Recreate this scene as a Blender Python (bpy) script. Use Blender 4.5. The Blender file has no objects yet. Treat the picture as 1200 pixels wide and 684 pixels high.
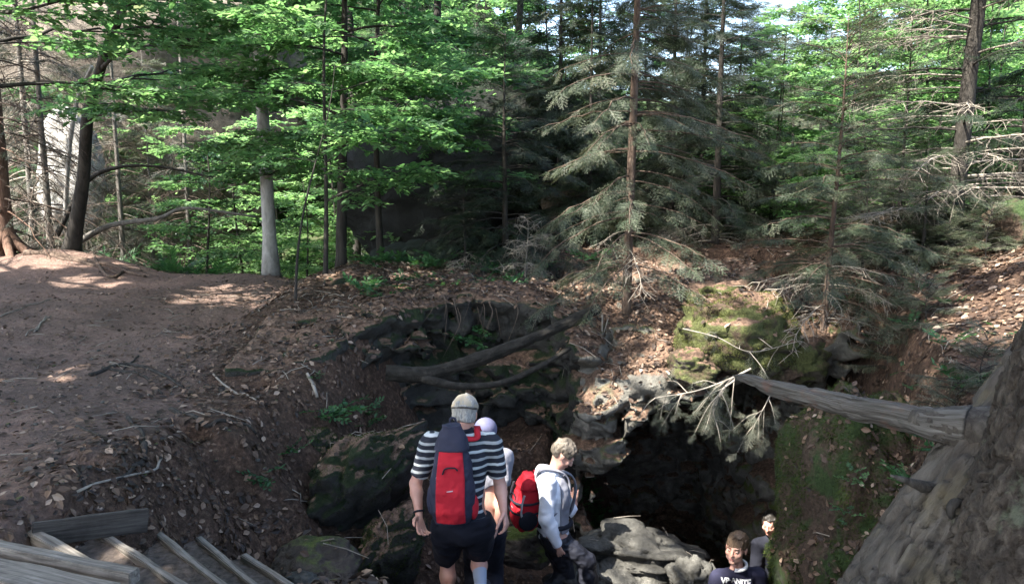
import bpy, bmesh, math, random
import numpy as np
from mathutils import Vector, Matrix
from mathutils.bvhtree import BVHTree

R = math.radians
SC = bpy.context.scene
COL = SC.collection
rng = np.random.default_rng(7)
random.seed(7)

# ------------------------------------------------------------------ camera, sky, sun, exposure
FPX, PITCH, EYE = 920.0, R(8.0), 1.65
cam_d = bpy.data.cameras.new('camera')
cam = bpy.data.objects.new('camera', cam_d)
COL.objects.link(cam)
cam.location = (0, 0, EYE)
cam.rotation_euler = (R(90) - PITCH, 0, 0)
cam_d.sensor_width = 36.0
cam_d.lens = 36.0 * FPX / 1200.0
cam_d.clip_start, cam_d.clip_end = 0.05, 600.0
SC.camera = cam

SUN_EL, SUN_AZ = R(54), R(233)                 # azimuth clockwise from +y (north): light comes from behind on the left
SUN = np.array([math.sin(SUN_AZ) * math.cos(SUN_EL), math.cos(SUN_AZ) * math.cos(SUN_EL), math.sin(SUN_EL)])
W = bpy.data.worlds.new('World')
SC.world = W
W.use_nodes = True
wn = W.node_tree.nodes
wl = W.node_tree.links
wn.clear()
sky = wn.new('ShaderNodeTexSky')
sky.sky_type = 'NISHITA'
sky.sun_disc = False
sky.sun_elevation = SUN_EL
sky.sun_rotation = SUN_AZ
sky.dust_density = 2.5
bg = wn.new('ShaderNodeBackground')
bg.inputs['Strength'].default_value = 0.15
wo = wn.new('ShaderNodeOutputWorld')
wl.new(sky.outputs[0], bg.inputs['Color'])
wl.new(bg.outputs[0], wo.inputs['Surface'])
sd = bpy.data.lights.new('sun', 'SUN')
sd.energy, sd.angle, sd.color = 4.5, R(0.53), (1.0, 0.95, 0.86)
so = bpy.data.objects.new('sun', sd)
COL.objects.link(so)
so.rotation_euler = Vector(SUN).to_track_quat('Z', 'Y').to_euler()
SC.view_settings.view_transform = 'Standard'
SC.view_settings.look = 'None'
SC.view_settings.gamma = 1.0
SC.view_settings.exposure = 2.8
SC.render.engine = 'CYCLES'
cy = SC.cycles
cy.max_bounces, cy.diffuse_bounces, cy.glossy_bounces, cy.transmission_bounces = 6, 4, 2, 4
cy.use_denoising = True
cy.caustics_reflective = cy.caustics_refractive = False


# ------------------------------------------------------------------ helpers
def at(px, py, Y):
    """the point of the place that lies Y metres ahead on the line of sight through a photo pixel"""
    u, v = (px - 600.0) / FPX, (342.0 - py) / FPX
    dy = math.cos(PITCH) + math.sin(PITCH) * v
    dz = -math.sin(PITCH) + math.cos(PITCH) * v
    t = Y / dy
    return np.array([u * t, Y, EYE + dz * t])


def sstep(a, b, x):
    t = np.clip((x - a) / (b - a), 0, 1)
    return t * t * (3 - 2 * t)


def _h(i, j, k, seed):
    n = (i * 374761393 + j * 668265263 + k * 1440662683 + seed * 974634777) & 0xffffffff
    n = ((n ^ (n >> 13)) * 1274126177) & 0xffffffff
    n = ((n ^ (n >> 16)) * 668265263) & 0xffffffff
    return ((n ^ (n >> 15)) & 0xffff) / 32767.5 - 1.0


def vnoise(x, y, z, seed=0):
    x, y, z = np.broadcast_arrays(x, y, z)
    xi, yi, zi = [np.floor(a).astype(np.int64) for a in (x, y, z)]
    fx, fy, fz = x - xi, y - yi, z - zi
    u, v, w = [f * f * (3 - 2 * f) for f in (fx, fy, fz)]
    r = 0.0
    for a in (0, 1):
        for b in (0, 1):
            for c in (0, 1):
                r = r + (u if a else 1 - u) * (v if b else 1 - v) * (w if c else 1 - w) * _h(xi + a, yi + b, zi + c, seed)
    return r


def fbm(x, y, z, octv=4, seed=0, gain=0.5):
    r, a, f = 0.0, 1.0, 1.0
    for o in range(octv):
        r = r + a * vnoise(x * f + 17.3 * o, y * f - 9.1 * o, z * f + 4.7 * o, seed + o)
        a *= gain
        f *= 2.03
    return r


def worley(x, y, z, seed=0):
    """distance to the nearest and second nearest cell point, and a random number per cell"""
    xi, yi, zi = [np.floor(a).astype(np.int64) for a in (x, y, z)]
    f1, f2, idc = np.full(x.shape, 9.0), np.full(x.shape, 9.0), np.zeros(x.shape)
    for a in (-1, 0, 1):
        for b in (-1, 0, 1):
            for c in (-1, 0, 1):
                i, j, k = xi + a, yi + b, zi + c
                d = np.sqrt((i + 0.5 + 0.45 * _h(i, j, k, seed) - x) ** 2 + (j + 0.5 + 0.45 * _h(i, j, k, seed + 1) - y) ** 2 + (k + 0.5 + 0.45 * _h(i, j, k, seed + 2) - z) ** 2)
                r = _h(i, j, k, seed + 3)
                n = d < f1
                f2 = np.where(n, f1, np.minimum(f2, d))
                idc = np.where(n, r, idc)
                f1 = np.where(n, d, f1)
    return f1, f2, idc


def new_mesh(name, V, polys, smooth=True, tint=None, tint_name='tint', midx=None):
    if isinstance(polys, np.ndarray):
        polys = [polys]
    polys = [np.asarray(p) for p in polys if len(p)]
    me = bpy.data.meshes.new(name)
    V = np.ascontiguousarray(V, dtype=np.float32)
    me.vertices.add(len(V))
    me.vertices.foreach_set('co', V.ravel())
    sizes = np.concatenate([np.full(len(p), p.shape[1]) for p in polys])
    loops = np.concatenate([p.ravel() for p in polys]).astype(np.int32)
    starts = np.concatenate([[0], np.cumsum(sizes)[:-1]]).astype(np.int32)
    me.loops.add(len(loops))
    me.loops.foreach_set('vertex_index', loops)
    me.polygons.add(len(sizes))
    me.polygons.foreach_set('loop_start', starts)
    me.polygons.foreach_set('use_smooth', np.full(len(sizes), smooth))
    if midx is not None:
        me.polygons.foreach_set('material_index', np.asarray(midx, dtype=np.int32))
    if tint is not None:
        a = me.attributes.new(tint_name, 'FLOAT', 'POINT')
        a.data.foreach_set('value', np.asarray(tint, dtype=np.float32))
    me.update(calc_edges=True)
    return me


def link(name, me, mat=None, parent=None, loc=None):
    o = bpy.data.objects.new(name, me)
    COL.objects.link(o)
    if mat is not None and me is not None:
        for m in (mat if isinstance(mat, (list, tuple)) else [mat]):
            me.materials.append(m)
    if parent is not None:
        o.parent = parent
    if loc is not None:
        o.location = loc
    return o


def tag(o, label=None, cat=None, group=None, kind=None):
    if label:
        o['label'] = label
    if cat:
        o['category'] = cat
    if group:
        o['group'] = group
    if kind:
        o['kind'] = kind
    return o


def thing(name, label, cat, loc=(0, 0, 0), group=None):
    o = bpy.data.objects.new(name, None)
    COL.objects.link(o)
    o.empty_display_size = 0.2
    o.location = [float(v) for v in loc]
    return tag(o, label, cat, group)


def part(name, geo, mat, root, smooth=True, tint=None, label=None, grand=None):
    """one mesh part from world-space geometry, parented to its thing (or to a part of it)"""
    V, F = geo
    off = np.array(root.location) + (np.array(grand.location) if grand is not None else 0)
    me = new_mesh(name, np.asarray(V) - off, F, smooth, tint)
    o = link(name, me, mat, root)
    if label:
        o['label'] = label
    return o


def solo(name, geo, mat, label, cat, loc, group=None, smooth=True, tint=None):
    """a thing that is one mesh"""
    V, F = geo
    me = new_mesh(name, np.asarray(V) - np.asarray(loc), F, smooth, tint)
    return tag(link(name, me, mat, None, [float(v) for v in loc]), label, cat, group)


def join(geos):
    Vs, Fs, n = [], {}, 0
    for V, F in geos:
        V = np.asarray(V)
        for f in (F if isinstance(F, (list, tuple)) else [F]):
            f = np.asarray(f)
            if len(f):
                Fs.setdefault(f.shape[1], []).append(f + n)
        Vs.append(V)
        n += len(V)
    return np.concatenate(Vs), [np.concatenate(f) for f in Fs.values()]


def unit(v):
    v = np.asarray(v, float)
    return v / max(np.linalg.norm(v), 1e-9)


def smooth_path(pts, n):
    """Catmull-Rom through the points"""
    P = np.asarray(pts, float)
    P = np.vstack([2 * P[0] - P[1], P, 2 * P[-1] - P[-2]])
    out = []
    m = len(P) - 3
    for t in np.linspace(0, m - 1e-6, n):
        i = int(t)
        f = t - i
        a, b, c, d = P[i:i + 4]
        out.append(0.5 * (2 * b + (c - a) * f + (2 * a - 5 * b + 4 * c - d) * f * f + (3 * b - 3 * c + d - a) * f ** 3))
    return np.array(out)


def tube(pts, rad, n=8, cap=True, wob=0.0, seed=0, scale=3.0):
    P = np.asarray(pts, float)
    m = len(P)
    rad = np.broadcast_to(np.asarray(rad, float), (m,))
    T = np.gradient(P, axis=0)
    T /= np.maximum(np.linalg.norm(T, axis=1, keepdims=True), 1e-9)
    u = np.cross(T[0], [0.31, 0.2, 0.93] if abs(T[0][2]) < 0.9 else [1, 0.1, 0])
    u = unit(u)
    V = np.zeros((m, n, 3))
    a = np.linspace(0, 2 * np.pi, n, endpoint=False)
    ca, sa = np.cos(a)[:, None], np.sin(a)[:, None]
    for i in range(m):
        u = unit(u - T[i] * np.dot(u, T[i]))
        w = np.cross(T[i], u)
        V[i] = P[i] + rad[i] * (ca * u + sa * w)
    if wob:
        q = V.reshape(-1, 3) * scale
        d = fbm(q[:, 0], q[:, 1], q[:, 2], 3, seed).reshape(m, n, 1)
        V = P[:, None] + (V - P[:, None]) * (1 + wob * d)
    i, j = np.meshgrid(np.arange(m - 1), np.arange(n), indexing='ij')
    k = (j + 1) % n
    F = np.stack([i * n + j, i * n + k, (i + 1) * n + k, (i + 1) * n + j], -1).reshape(-1, 4)
    V = V.reshape(-1, 3)
    if cap:
        V = np.vstack([V, P[0], P[-1]])
        c0, c1 = len(V) - 2, len(V) - 1
        jj = np.arange(n)
        t = np.vstack([np.stack([np.full(n, c0), (jj + 1) % n, jj], -1),
                       np.stack([np.full(n, c1), (m - 1) * n + jj, (m - 1) * n + (jj + 1) % n], -1)])
        return V, [F, t]
    return V, [F]


def inst(tmpl, M, T):
    """many copies of a small template (verts, face arrays) as one geometry; M (n,3,3) T (n,3)"""
    tv, tf = tmpl
    V = np.einsum('nij,kj->nki', M, tv) + T[:, None]
    n, k = V.shape[:2]
    F = [(np.arange(n)[:, None, None] * k + f[None]).reshape(-1, f.shape[1]) for f in tf]
    return V.reshape(-1, 3), F


def frames(d, up, roll=None):
    """matrices whose columns are side, direction, normal"""
    d = d / np.maximum(np.linalg.norm(d, axis=1, keepdims=True), 1e-9)
    s = np.cross(d, up)
    s /= np.maximum(np.linalg.norm(s, axis=1, keepdims=True), 1e-9)
    n = np.cross(s, d)
    if roll is not None:
        c, q = np.cos(roll)[:, None], np.sin(roll)[:, None]
        s, n = s * c + n * q, n * c - s * q
    return np.stack([s, d, n], -1)


def box(c, size, rot=None, bev=0.0):
    bm = bmesh.new()
    bmesh.ops.create_cube(bm, size=1.0)
    bmesh.ops.scale(bm, vec=Vector(size), verts=bm.verts)
    if bev:
        bmesh.ops.bevel(bm, geom=bm.edges[:], offset=bev, segments=2, affect='EDGES', profile=0.6)
    if rot is not None:
        bmesh.ops.transform(bm, matrix=rot.to_4x4(), verts=bm.verts)
    bmesh.ops.translate(bm, vec=Vector([float(v) for v in c]), verts=bm.verts)
    return bm_geo(bm)


def bm_geo(bm):
    bm.verts.ensure_lookup_table()
    V = np.array([v.co[:] for v in bm.verts])
    fs = {}
    for f in bm.faces:
        fs.setdefault(len(f.verts), []).append([v.index for v in f.verts])
    bm.free()
    return V, [np.array(f) for f in fs.values()]


def copy_tree(o, parent=None):
    c = o.copy()
    COL.objects.link(c)
    c.parent = parent
    for ch in list(o.children):
        copy_tree(ch, c)
    return c


# ---- signed distance shapes -> one continuous surface (surface nets)
class Field:
    def __init__(s, lo, hi, res):
        s.lo, s.res = np.asarray(lo, float), res
        s.n = np.ceil((np.asarray(hi, float) - s.lo) / res).astype(int) + 1
        s.ax = [s.lo[i] + res * np.arange(s.n[i]) for i in range(3)]
        s.f = np.full(tuple(s.n), 10.0, dtype=np.float32)

    def sub(s, lo, hi):
        a = np.clip(np.floor((np.asarray(lo) - s.lo) / s.res).astype(int), 0, s.n)
        b = np.clip(np.ceil((np.asarray(hi) - s.lo) / s.res).astype(int) + 1, 0, s.n)
        sl = tuple(slice(a[i], b[i]) for i in range(3))
        g = np.meshgrid(*[s.ax[i][sl[i]] for i in range(3)], indexing='ij', sparse=True)
        return sl, g

    def add(s, sl, d, k):
        f = s.f[sl]
        if f.size == 0:
            return
        if k > 0:
            h = np.clip(0.5 + 0.5 * (f - d) / k, 0, 1)
            s.f[sl] = f * (1 - h) + d * h - k * h * (1 - h)
        else:
            s.f[sl] = np.minimum(f, d)

    def dig(s, c, r, M, k=0.006):
        c, r = np.asarray(c, float), np.asarray(r, float)
        m = r.max() + 0.03
        sl, (x, y, z) = s.sub(c - m, c + m)
        x, y, z = np.broadcast_arrays(x - c[0], y - c[1], z - c[2])
        x, y, z = [x * M[0, i] + y * M[1, i] + z * M[2, i] for i in range(3)]
        q = np.sqrt((x / r[0]) ** 2 + (y / r[1]) ** 2 + (z / r[2]) ** 2)
        d = -(q - 1) * r.min()
        f = s.f[sl]
        h = np.clip(0.5 - 0.5 * (f - d) / k, 0, 1)
        s.f[sl] = f * (1 - h) + d * h + k * h * (1 - h)
        return s

    def cone(s, p, q, r1, r2=None, k=0.02, flat=None):
        """tapered capsule; flat=(axis, factor) squeezes it along a direction"""
        p, q = np.asarray(p, float), np.asarray(q, float)
        r2 = r1 if r2 is None else r2
        m = max(r1, r2) + 0.05 + k
        sl, (x, y, z) = s.sub(np.minimum(p, q) - m, np.maximum(p, q) + m)
        v = q - p
        L = max(float(v @ v), 1e-9)
        dx, dy, dz = x - p[0], y - p[1], z - p[2]
        t = np.clip((dx * v[0] + dy * v[1] + dz * v[2]) / L, 0, 1)
        ex, ey, ez = dx - t * v[0], dy - t * v[1], dz - t * v[2]
        if flat is not None:
            a, fac = unit(flat[0]), flat[1]
            e = ex * a[0] + ey * a[1] + ez * a[2]
            g = e * (1 / fac - 1)
            ex, ey, ez = ex + g * a[0], ey + g * a[1], ez + g * a[2]
        s.add(sl, np.sqrt(ex * ex + ey * ey + ez * ez) - (r1 + (r2 - r1) * t), k)
        return s

    def ell(s, c, r, k=0.02, M=None):
        c, r = np.asarray(c, float), np.asarray(r, float)
        m = r.max() + 0.05 + k
        sl, (x, y, z) = s.sub(c - m, c + m)
        x, y, z = np.broadcast_arrays(x - c[0], y - c[1], z - c[2])
        if M is not None:
            x, y, z = [x * M[0, i] + y * M[1, i] + z * M[2, i] for i in range(3)]
        k0 = np.sqrt((x / r[0]) ** 2 + (y / r[1]) ** 2 + (z / r[2]) ** 2)
        k1 = np.sqrt((x / r[0] ** 2) ** 2 + (y / r[1] ** 2) ** 2 + (z / r[2] ** 2) ** 2)
        s.add(sl, k0 * (k0 - 1) / np.maximum(k1, 1e-6), k)
        return s

    def cut(s, d, k=0.0):
        """keep where d < 0"""
        if k > 0:
            h = np.clip(0.5 - 0.5 * (s.f - d) / k, 0, 1)
            s.f = (s.f * (1 - h) + d * h + k * h * (1 - h)).astype(np.float32)
        else:
            s.f = np.maximum(s.f, d).astype(np.float32)
        return s

    def plane(s, p, n, k=0.0):
        p, n = np.asarray(p, float), unit(n)
        x, y, z = s.grid()
        return s.cut((x - p[0]) * n[0] + (y - p[1]) * n[1] + (z - p[2]) * n[2], k)

    def grid(s):
        return np.meshgrid(*s.ax, indexing='ij', sparse=True)

    def mesh(s):
        f = s.f
        ins = f < 0
        nx, ny, nz = f.shape
        cnt = np.zeros((nx - 1, ny - 1, nz - 1), np.int8)
        for a in (0, 1):
            for b in (0, 1):
                for c in (0, 1):
                    cnt += ins[a:nx - 1 + a, b:ny - 1 + b, c:nz - 1 + c]
        act = np.argwhere((cnt > 0) & (cnt < 8))
        idx = np.full(cnt.shape, -1, np.int64)
        idx[tuple(act.T)] = np.arange(len(act))
        acc = np.zeros((len(act), 3))
        num = np.zeros(len(act))
        cor = [(a, b, c) for a in (0, 1) for b in (0, 1) for c in (0, 1)]
        val = {c: f[act[:, 0] + c[0], act[:, 1] + c[1], act[:, 2] + c[2]].astype(float) for c in cor}
        for c in cor:
            for ax in range(3):
                if c[ax] == 0:
                    d = list(c)
                    d[ax] = 1
                    d = tuple(d)
                    va, vb = val[c], val[d]
                    x = (va < 0) != (vb < 0)
                    t = va / np.where(x, va - vb, 1)
                    p = np.tile(np.array(c, float), (len(act), 1))
                    p[:, ax] = t
                    acc += np.where(x[:, None], p, 0)
                    num += x
        V = s.lo + s.res * (act + acc / np.maximum(num, 1)[:, None])
        Q = []
        for ax in range(3):
            b, c = (ax + 1) % 3, (ax + 2) % 3
            sl0, sl1 = [slice(None)] * 3, [slice(None)] * 3
            sl0[ax], sl1[ax] = slice(0, -1), slice(1, None)
            x = ins[tuple(sl0)] != ins[tuple(sl1)]
            e = np.argwhere(x)
            e = e[(e[:, b] > 0) & (e[:, c] > 0) & (e[:, b] < f.shape[b] - 1) & (e[:, c] < f.shape[c] - 1)]
            flip = ~ins[tuple(e.T)]
            q = []
            for db, dc in ((-1, -1), (0, -1), (0, 0), (-1, 0)):
                g = e.copy()
                g[:, b] += db
                g[:, c] += dc
                q.append(idx[tuple(g.T)])
            q = np.stack(q, -1)
            q[flip] = q[flip][:, ::-1]
            Q.append(q)
        return V, [np.concatenate(Q)]
# ------------------------------------------------------------------ materials (all procedural)
class NT:
    def __init__(s, name):
        s.m = bpy.data.materials.new(name)
        s.m.use_nodes = True
        s.t = s.m.node_tree
        s.t.nodes.clear()
        s.out = s.t.nodes.new('ShaderNodeOutputMaterial')

    def n(s, typ, inp=None, **props):
        nd = s.t.nodes.new('ShaderNode' + typ)
        for k, v in props.items():
            setattr(nd, k, v)
        for k, v in (inp or {}).items():
            sk = nd.inputs[k]
            if isinstance(v, bpy.types.NodeSocket):
                s.t.links.new(v, sk)
            elif isinstance(v, bpy.types.Node):
                s.t.links.new(v.outputs[0], sk)
            else:
                if isinstance(v, tuple) and len(v) == 3 and sk.type == 'RGBA':
                    v = v + (1.0,)
                sk.default_value = v
        return nd

    def pos(s):
        return s.n('NewGeometry').outputs['Position']

    def noise(s, scale, detail=4, rough=0.55, vec=None, dist=0.0):
        i = {'Scale': scale, 'Detail': detail, 'Roughness': rough, 'Distortion': dist}
        i['Vector'] = vec if vec is not None else s.pos()
        return s.n('TexNoise', i).outputs['Fac']

    def stretch(s, vec, sc):
        return s.n('Mapping', {'Vector': vec, 'Scale': sc}).outputs[0]

    def ramp(s, fac, stops):
        nd = s.n('ValToRGB', {'Fac': fac})
        cr = nd.color_ramp
        while len(cr.elements) < len(stops):
            cr.elements.new(0.5)
        for e, (p, c) in zip(cr.elements, stops):
            e.position = p
            e.color = (c, c, c, 1) if isinstance(c, (int, float)) else tuple(c) + (1,)
        return nd.outputs[0]

    def mix(s, fac, a, b, mode='MIX'):
        nd = s.n('Mix', data_type='RGBA', blend_type=mode)
        for sk, v in ((nd.inputs[0], fac), (nd.inputs[6], a), (nd.inputs[7], b)):
            if isinstance(v, bpy.types.NodeSocket):
                s.t.links.new(v, sk)
            else:
                sk.default_value = v + (1.0,) if isinstance(v, tuple) else v
        return nd.outputs[2]

    def math(s, op, a, b=0.0, clamp=False):
        nd = s.n('Math', operation=op, use_clamp=clamp)
        for sk, v in ((nd.inputs[0], a), (nd.inputs[1], b)):
            if isinstance(v, bpy.types.NodeSocket):
                s.t.links.new(v, sk)
            else:
                sk.default_value = v
        return nd.outputs[0]

    def attr(s, name='tint'):
        return s.n('Attribute', attribute_name=name).outputs['Fac']

    def bump(s, h, strength=0.5, dist=0.02):
        return s.n('Bump', {'Height': h, 'Strength': strength, 'Distance': dist}).outputs[0]

    def bsdf(s, col, rough=0.8, normal=None, spec=0.3, **extra):
        i = {'Base Color': col, 'Roughness': rough, 'Specular IOR Level': spec}
        if normal is not None:
            i['Normal'] = normal
        i.update(extra)
        return s.n('BsdfPrincipled', i).outputs[0]

    def done(s, sh):
        s.t.links.new(sh, s.out.inputs['Surface'])
        return s.m


def m_plain(name, col, rough=0.7, var=0.25, scale=30, bump=0.3, dist=0.004, spec=0.3):
    t = NT(name)
    n = t.noise(scale, 5)
    c = t.mix(t.ramp(n, [(0.3, 0), (0.7, 1)]), tuple(v * (1 - var) for v in col), tuple(min(1, v * (1 + var)) for v in col))
    return t.done(t.bsdf(c, rough, t.bump(n, bump, dist), spec))


def m_leaf(name, stops, trans, tfac=0.45, rough=0.45, spec=0.35):
    t = NT(name)
    a = t.attr()
    c = t.ramp(a, stops)
    d = t.bsdf(c, rough, None, spec)
    tr = t.n('BsdfTranslucent', {'Color': t.mix(1.0, c, trans, 'MULTIPLY')}).outputs[0]
    return t.done(t.n('MixShader', {0: tfac, 1: d, 2: tr}).outputs[0])


def m_bark(name, c0, c1, c2, zs=(9, 9, 1.6), moss=0.0, bump=0.8, dist=0.02, lich=None):
    t = NT(name)
    co = t.n('TexCoord').outputs['Object']
    p = t.stretch(co, zs)
    n = t.noise(1.6, 8, 0.65, p, 0.6)
    f = t.noise(9, 5, 0.6, p)
    c = t.ramp(n, [(0.3, c0), (0.5, c1), (0.72, c2)])
    c = t.mix(t.math('MULTIPLY', f, 0.5), c, tuple(v * 0.45 for v in c1))
    if lich:
        l = t.ramp(t.noise(5, 6, 0.65, co), [(0.56, 0), (0.66, 1)])
        c = t.mix(t.math('MULTIPLY', l, 0.65), c, lich)
    if moss:
        m = t.ramp(t.noise(2.2, 5, 0.6, co), [(0.62 - moss * 0.3, 0), (0.75 - moss * 0.3, 1)])
        c = t.mix(t.math('MULTIPLY', m, 0.8), c, (0.06, 0.085, 0.025))
    h = t.math('ADD', n, t.math('MULTIPLY', f, 0.4))
    return t.done(t.bsdf(c, 0.9, t.bump(h, bump, dist), 0.2))


def m_rock(name, base=(0.17, 0.165, 0.155), moss=0.35, mosscol=(0.075, 0.10, 0.02), dark=0.35, litter=0.0, mossz=0.15, soil=0.0):
    t = NT(name)
    p = t.pos()
    g = t.n('NewGeometry')
    nz = t.n('SeparateXYZ', {'Vector': g.outputs['Normal']}).outputs['Z']
    big = t.noise(0.9, 6, 0.6, p)
    mid = t.noise(5, 8, 0.62, p, 0.3)
    fine = t.noise(38, 6, 0.65, p)
    strat = t.noise(1.0, 5, 0.6, t.stretch(p, (1.2, 1.2, 9)), 0.4)
    c = t.ramp(mid, [(0.25, tuple(v * dark for v in base)), (0.5, base), (0.75, tuple(v * 1.7 for v in base))])
    c = t.mix(t.ramp(strat, [(0.35, 0.55), (0.55, 0.0)]), c, tuple(v * 0.4 for v in base))
    c = t.mix(t.ramp(fine, [(0.45, 0.0), (0.75, 0.6)]), c, tuple(v * 0.5 for v in base))
    lich = t.ramp(t.noise(11, 5, 0.7, p), [(0.62, 0), (0.68, 0.5)])
    c = t.mix(lich, c, tuple(min(0.32, v * 2.4) for v in base))
    mo = t.math('ADD', t.math('MULTIPLY', nz, 0.35), t.math('ADD', t.math('MULTIPLY', big, 0.9), t.math('MULTIPLY', mid, 0.35)))
    mo = t.ramp(mo, [(0.93 - moss * 0.65 - mossz * 0.2, 0), (1.05 - moss * 0.65 - mossz * 0.2, 1)])
    mc = t.ramp(t.noise(60, 4, 0.7, p), [(0.3, tuple(v * 0.4 for v in mosscol)), (0.6, mosscol), (0.8, tuple(v * 1.9 for v in mosscol))])
    c = t.mix(mo, c, mc)
    if litter:
        lf = t.math('ADD', nz, t.math('MULTIPLY', t.math('SUBTRACT', mid, 0.5), 0.9))
        lf = t.ramp(lf, [(0.62 - litter * 0.2, 0), (0.80 - litter * 0.2, 1)])
        lc = t.ramp(t.noise(26, 5, 0.7, p), [(0.3, (0.03, 0.018, 0.012)), (0.5, (0.10, 0.062, 0.042)), (0.7, (0.2, 0.13, 0.09))])
        c = t.mix(lf, c, lc)
    if soil:
        so_ = t.ramp(t.noise(2.3, 7, 0.7, p, 0.5), [(0.60 - soil * 0.2, 0), (0.68 - soil * 0.2, 1)])
        c = t.mix(so_, c, t.ramp(fine, [(0.3, (0.014, 0.010, 0.007)), (0.6, (0.06, 0.04, 0.027)), (0.8, (0.11, 0.07, 0.05))]))
    h = t.math('ADD', t.math('MULTIPLY', mid, 1.0), t.math('MULTIPLY', fine, 0.35))
    return t.done(t.bsdf(c, 0.88, t.bump(h, 0.9, 0.05), 0.25))


def m_ground():
    t = NT('forest_floor')
    p = t.pos()
    xyz = t.n('SeparateXYZ', {'Vector': p})
    n0 = t.noise(0.55, 5, 0.6, p)
    n1 = t.noise(3.2, 7, 0.65, p)
    n2 = t.noise(24, 6, 0.7, p)
    vor = t.n('TexVoronoi', {'Vector': p, 'Scale': 19.0, 'Randomness': 1.0})
    vd, vc = vor.outputs['Distance'], vor.outputs['Color']
    vr = t.n('SeparateColor', {'Color': vc}).outputs[0]
    # trodden path: reddish brown dirt; worn more where feet go
    dirt = t.ramp(n2, [(0.25, (0.05, 0.036, 0.03)), (0.5, (0.185, 0.120, 0.095)), (0.75, (0.29, 0.205, 0.165))])
    dirt = t.mix(t.ramp(n1, [(0.35, 0.0), (0.65, 0.55)]), dirt, (0.115, 0.078, 0.062))
    # leaf mould elsewhere
    mould = t.ramp(n2, [(0.3, (0.016, 0.011, 0.008)), (0.52, (0.075, 0.046, 0.032)), (0.74, (0.19, 0.122, 0.082))])
    mould = t.mix(t.ramp(n1, [(0.4, 0.0), (0.7, 0.6)]), mould, (0.022, 0.017, 0.012))
    dirt = t.mix(t.ramp(n0, [(0.42, 0.0), (0.6, 0.55)]), dirt, (0.06, 0.046, 0.038))
    vor2 = t.n('TexVoronoi', {'Vector': t.n('Mapping', {'Vector': p, 'Rotation': (0.0, 0.0, 0.6), 'Scale': (1.0, 4.5, 1.0)}).outputs[0], 'Scale': 9.0, 'Randomness': 1.0})
    ndl = t.math('MULTIPLY', t.ramp(vor2.outputs['Distance'], [(0.10, 1), (0.2, 0)]), t.ramp(t.n('SeparateColor', {'Color': vor2.outputs['Color']}).outputs[1], [(0.6, 0), (0.65, 1)]))
    dirt = t.mix(t.math('MULTIPLY', ndl, 0.5), dirt, t.mix(n1, (0.03, 0.022, 0.018), (0.26, 0.19, 0.14)))
    path = t.attr('path')
    path = t.ramp(t.math('ADD', path, t.math('MULTIPLY', t.math('SUBTRACT', n1, 0.5), 0.5)), [(0.3, 0), (0.7, 1)])
    c = t.mix(path, mould, dirt)
    fl = t.math('MULTIPLY', t.ramp(vd, [(0.18, 1), (0.30, 0)]), t.ramp(vr, [(0.86, 0), (0.9, 1)]))
    c = t.mix(t.math('MULTIPLY', fl, 0.7), c, t.mix(n1, (0.30, 0.22, 0.16), (0.17, 0.10, 0.07)))
    gz = t.n('SeparateXYZ', {'Vector': t.n('NewGeometry').outputs['Normal']}).outputs['Z']
    far = t.ramp(t.n('MapRange', {'Value': xyz.outputs['Y'], 'From Min': 15.0, 'From Max': 24.0}).outputs[0], [(0, 0), (1, 1)])
    green = t.ramp(t.noise(1.1, 8, 0.7, p), [(0.36, (0.05, 0.042, 0.028)), (0.5, (0.035, 0.06, 0.02)), (0.62, (0.055, 0.10, 0.028))])
    c = t.mix(far, c, green)
    h = t.math('ADD', t.math('MULTIPLY', n2, 0.6), t.math('ADD', n1, t.math('MULTIPLY', fl, 0.3)))
    return t.done(t.bsdf(c, 0.92, t.bump(h, 1.0, 0.06), 0.15))


def m_fabric(name, col, scale=350, var=0.2, rough=0.85, fold=0.5):
    t = NT(name)
    co = t.n('TexCoord').outputs['Object']
    w = t.noise(scale, 2, 0.5, co)
    f = t.noise(9, 4, 0.5, co, 0.6)
    g = t.noise(3.5, 4, 0.6, co)
    c = t.mix(g, tuple(v * (1 - var) for v in col), tuple(min(1, v * (1 + var)) for v in col))
    h = t.math('ADD', t.math('MULTIPLY', f, fold), t.math('MULTIPLY', w, 0.08))
    return t.done(t.bsdf(c, rough, t.bump(h, 0.6, 0.02), 0.25))


def m_skin(name, col):
    t = NT(name)
    co = t.n('TexCoord').outputs['Object']
    g = t.noise(14, 5, 0.6, co)
    f = t.noise(120, 3, 0.6, co)
    c = t.mix(t.ramp(g, [(0.3, 0), (0.7, 1)]), (col[0] * 0.92, col[1] * 0.78, col[2] * 0.74), (col[0] * 1.05, col[1] * 1.04, col[2] * 1.04))
    return t.done(t.bsdf(c, 0.5, t.bump(f, 0.15, 0.002), 0.35, **{'Subsurface Weight': 0.12, 'Subsurface Radius': (0.012, 0.005, 0.003)}))


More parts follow.
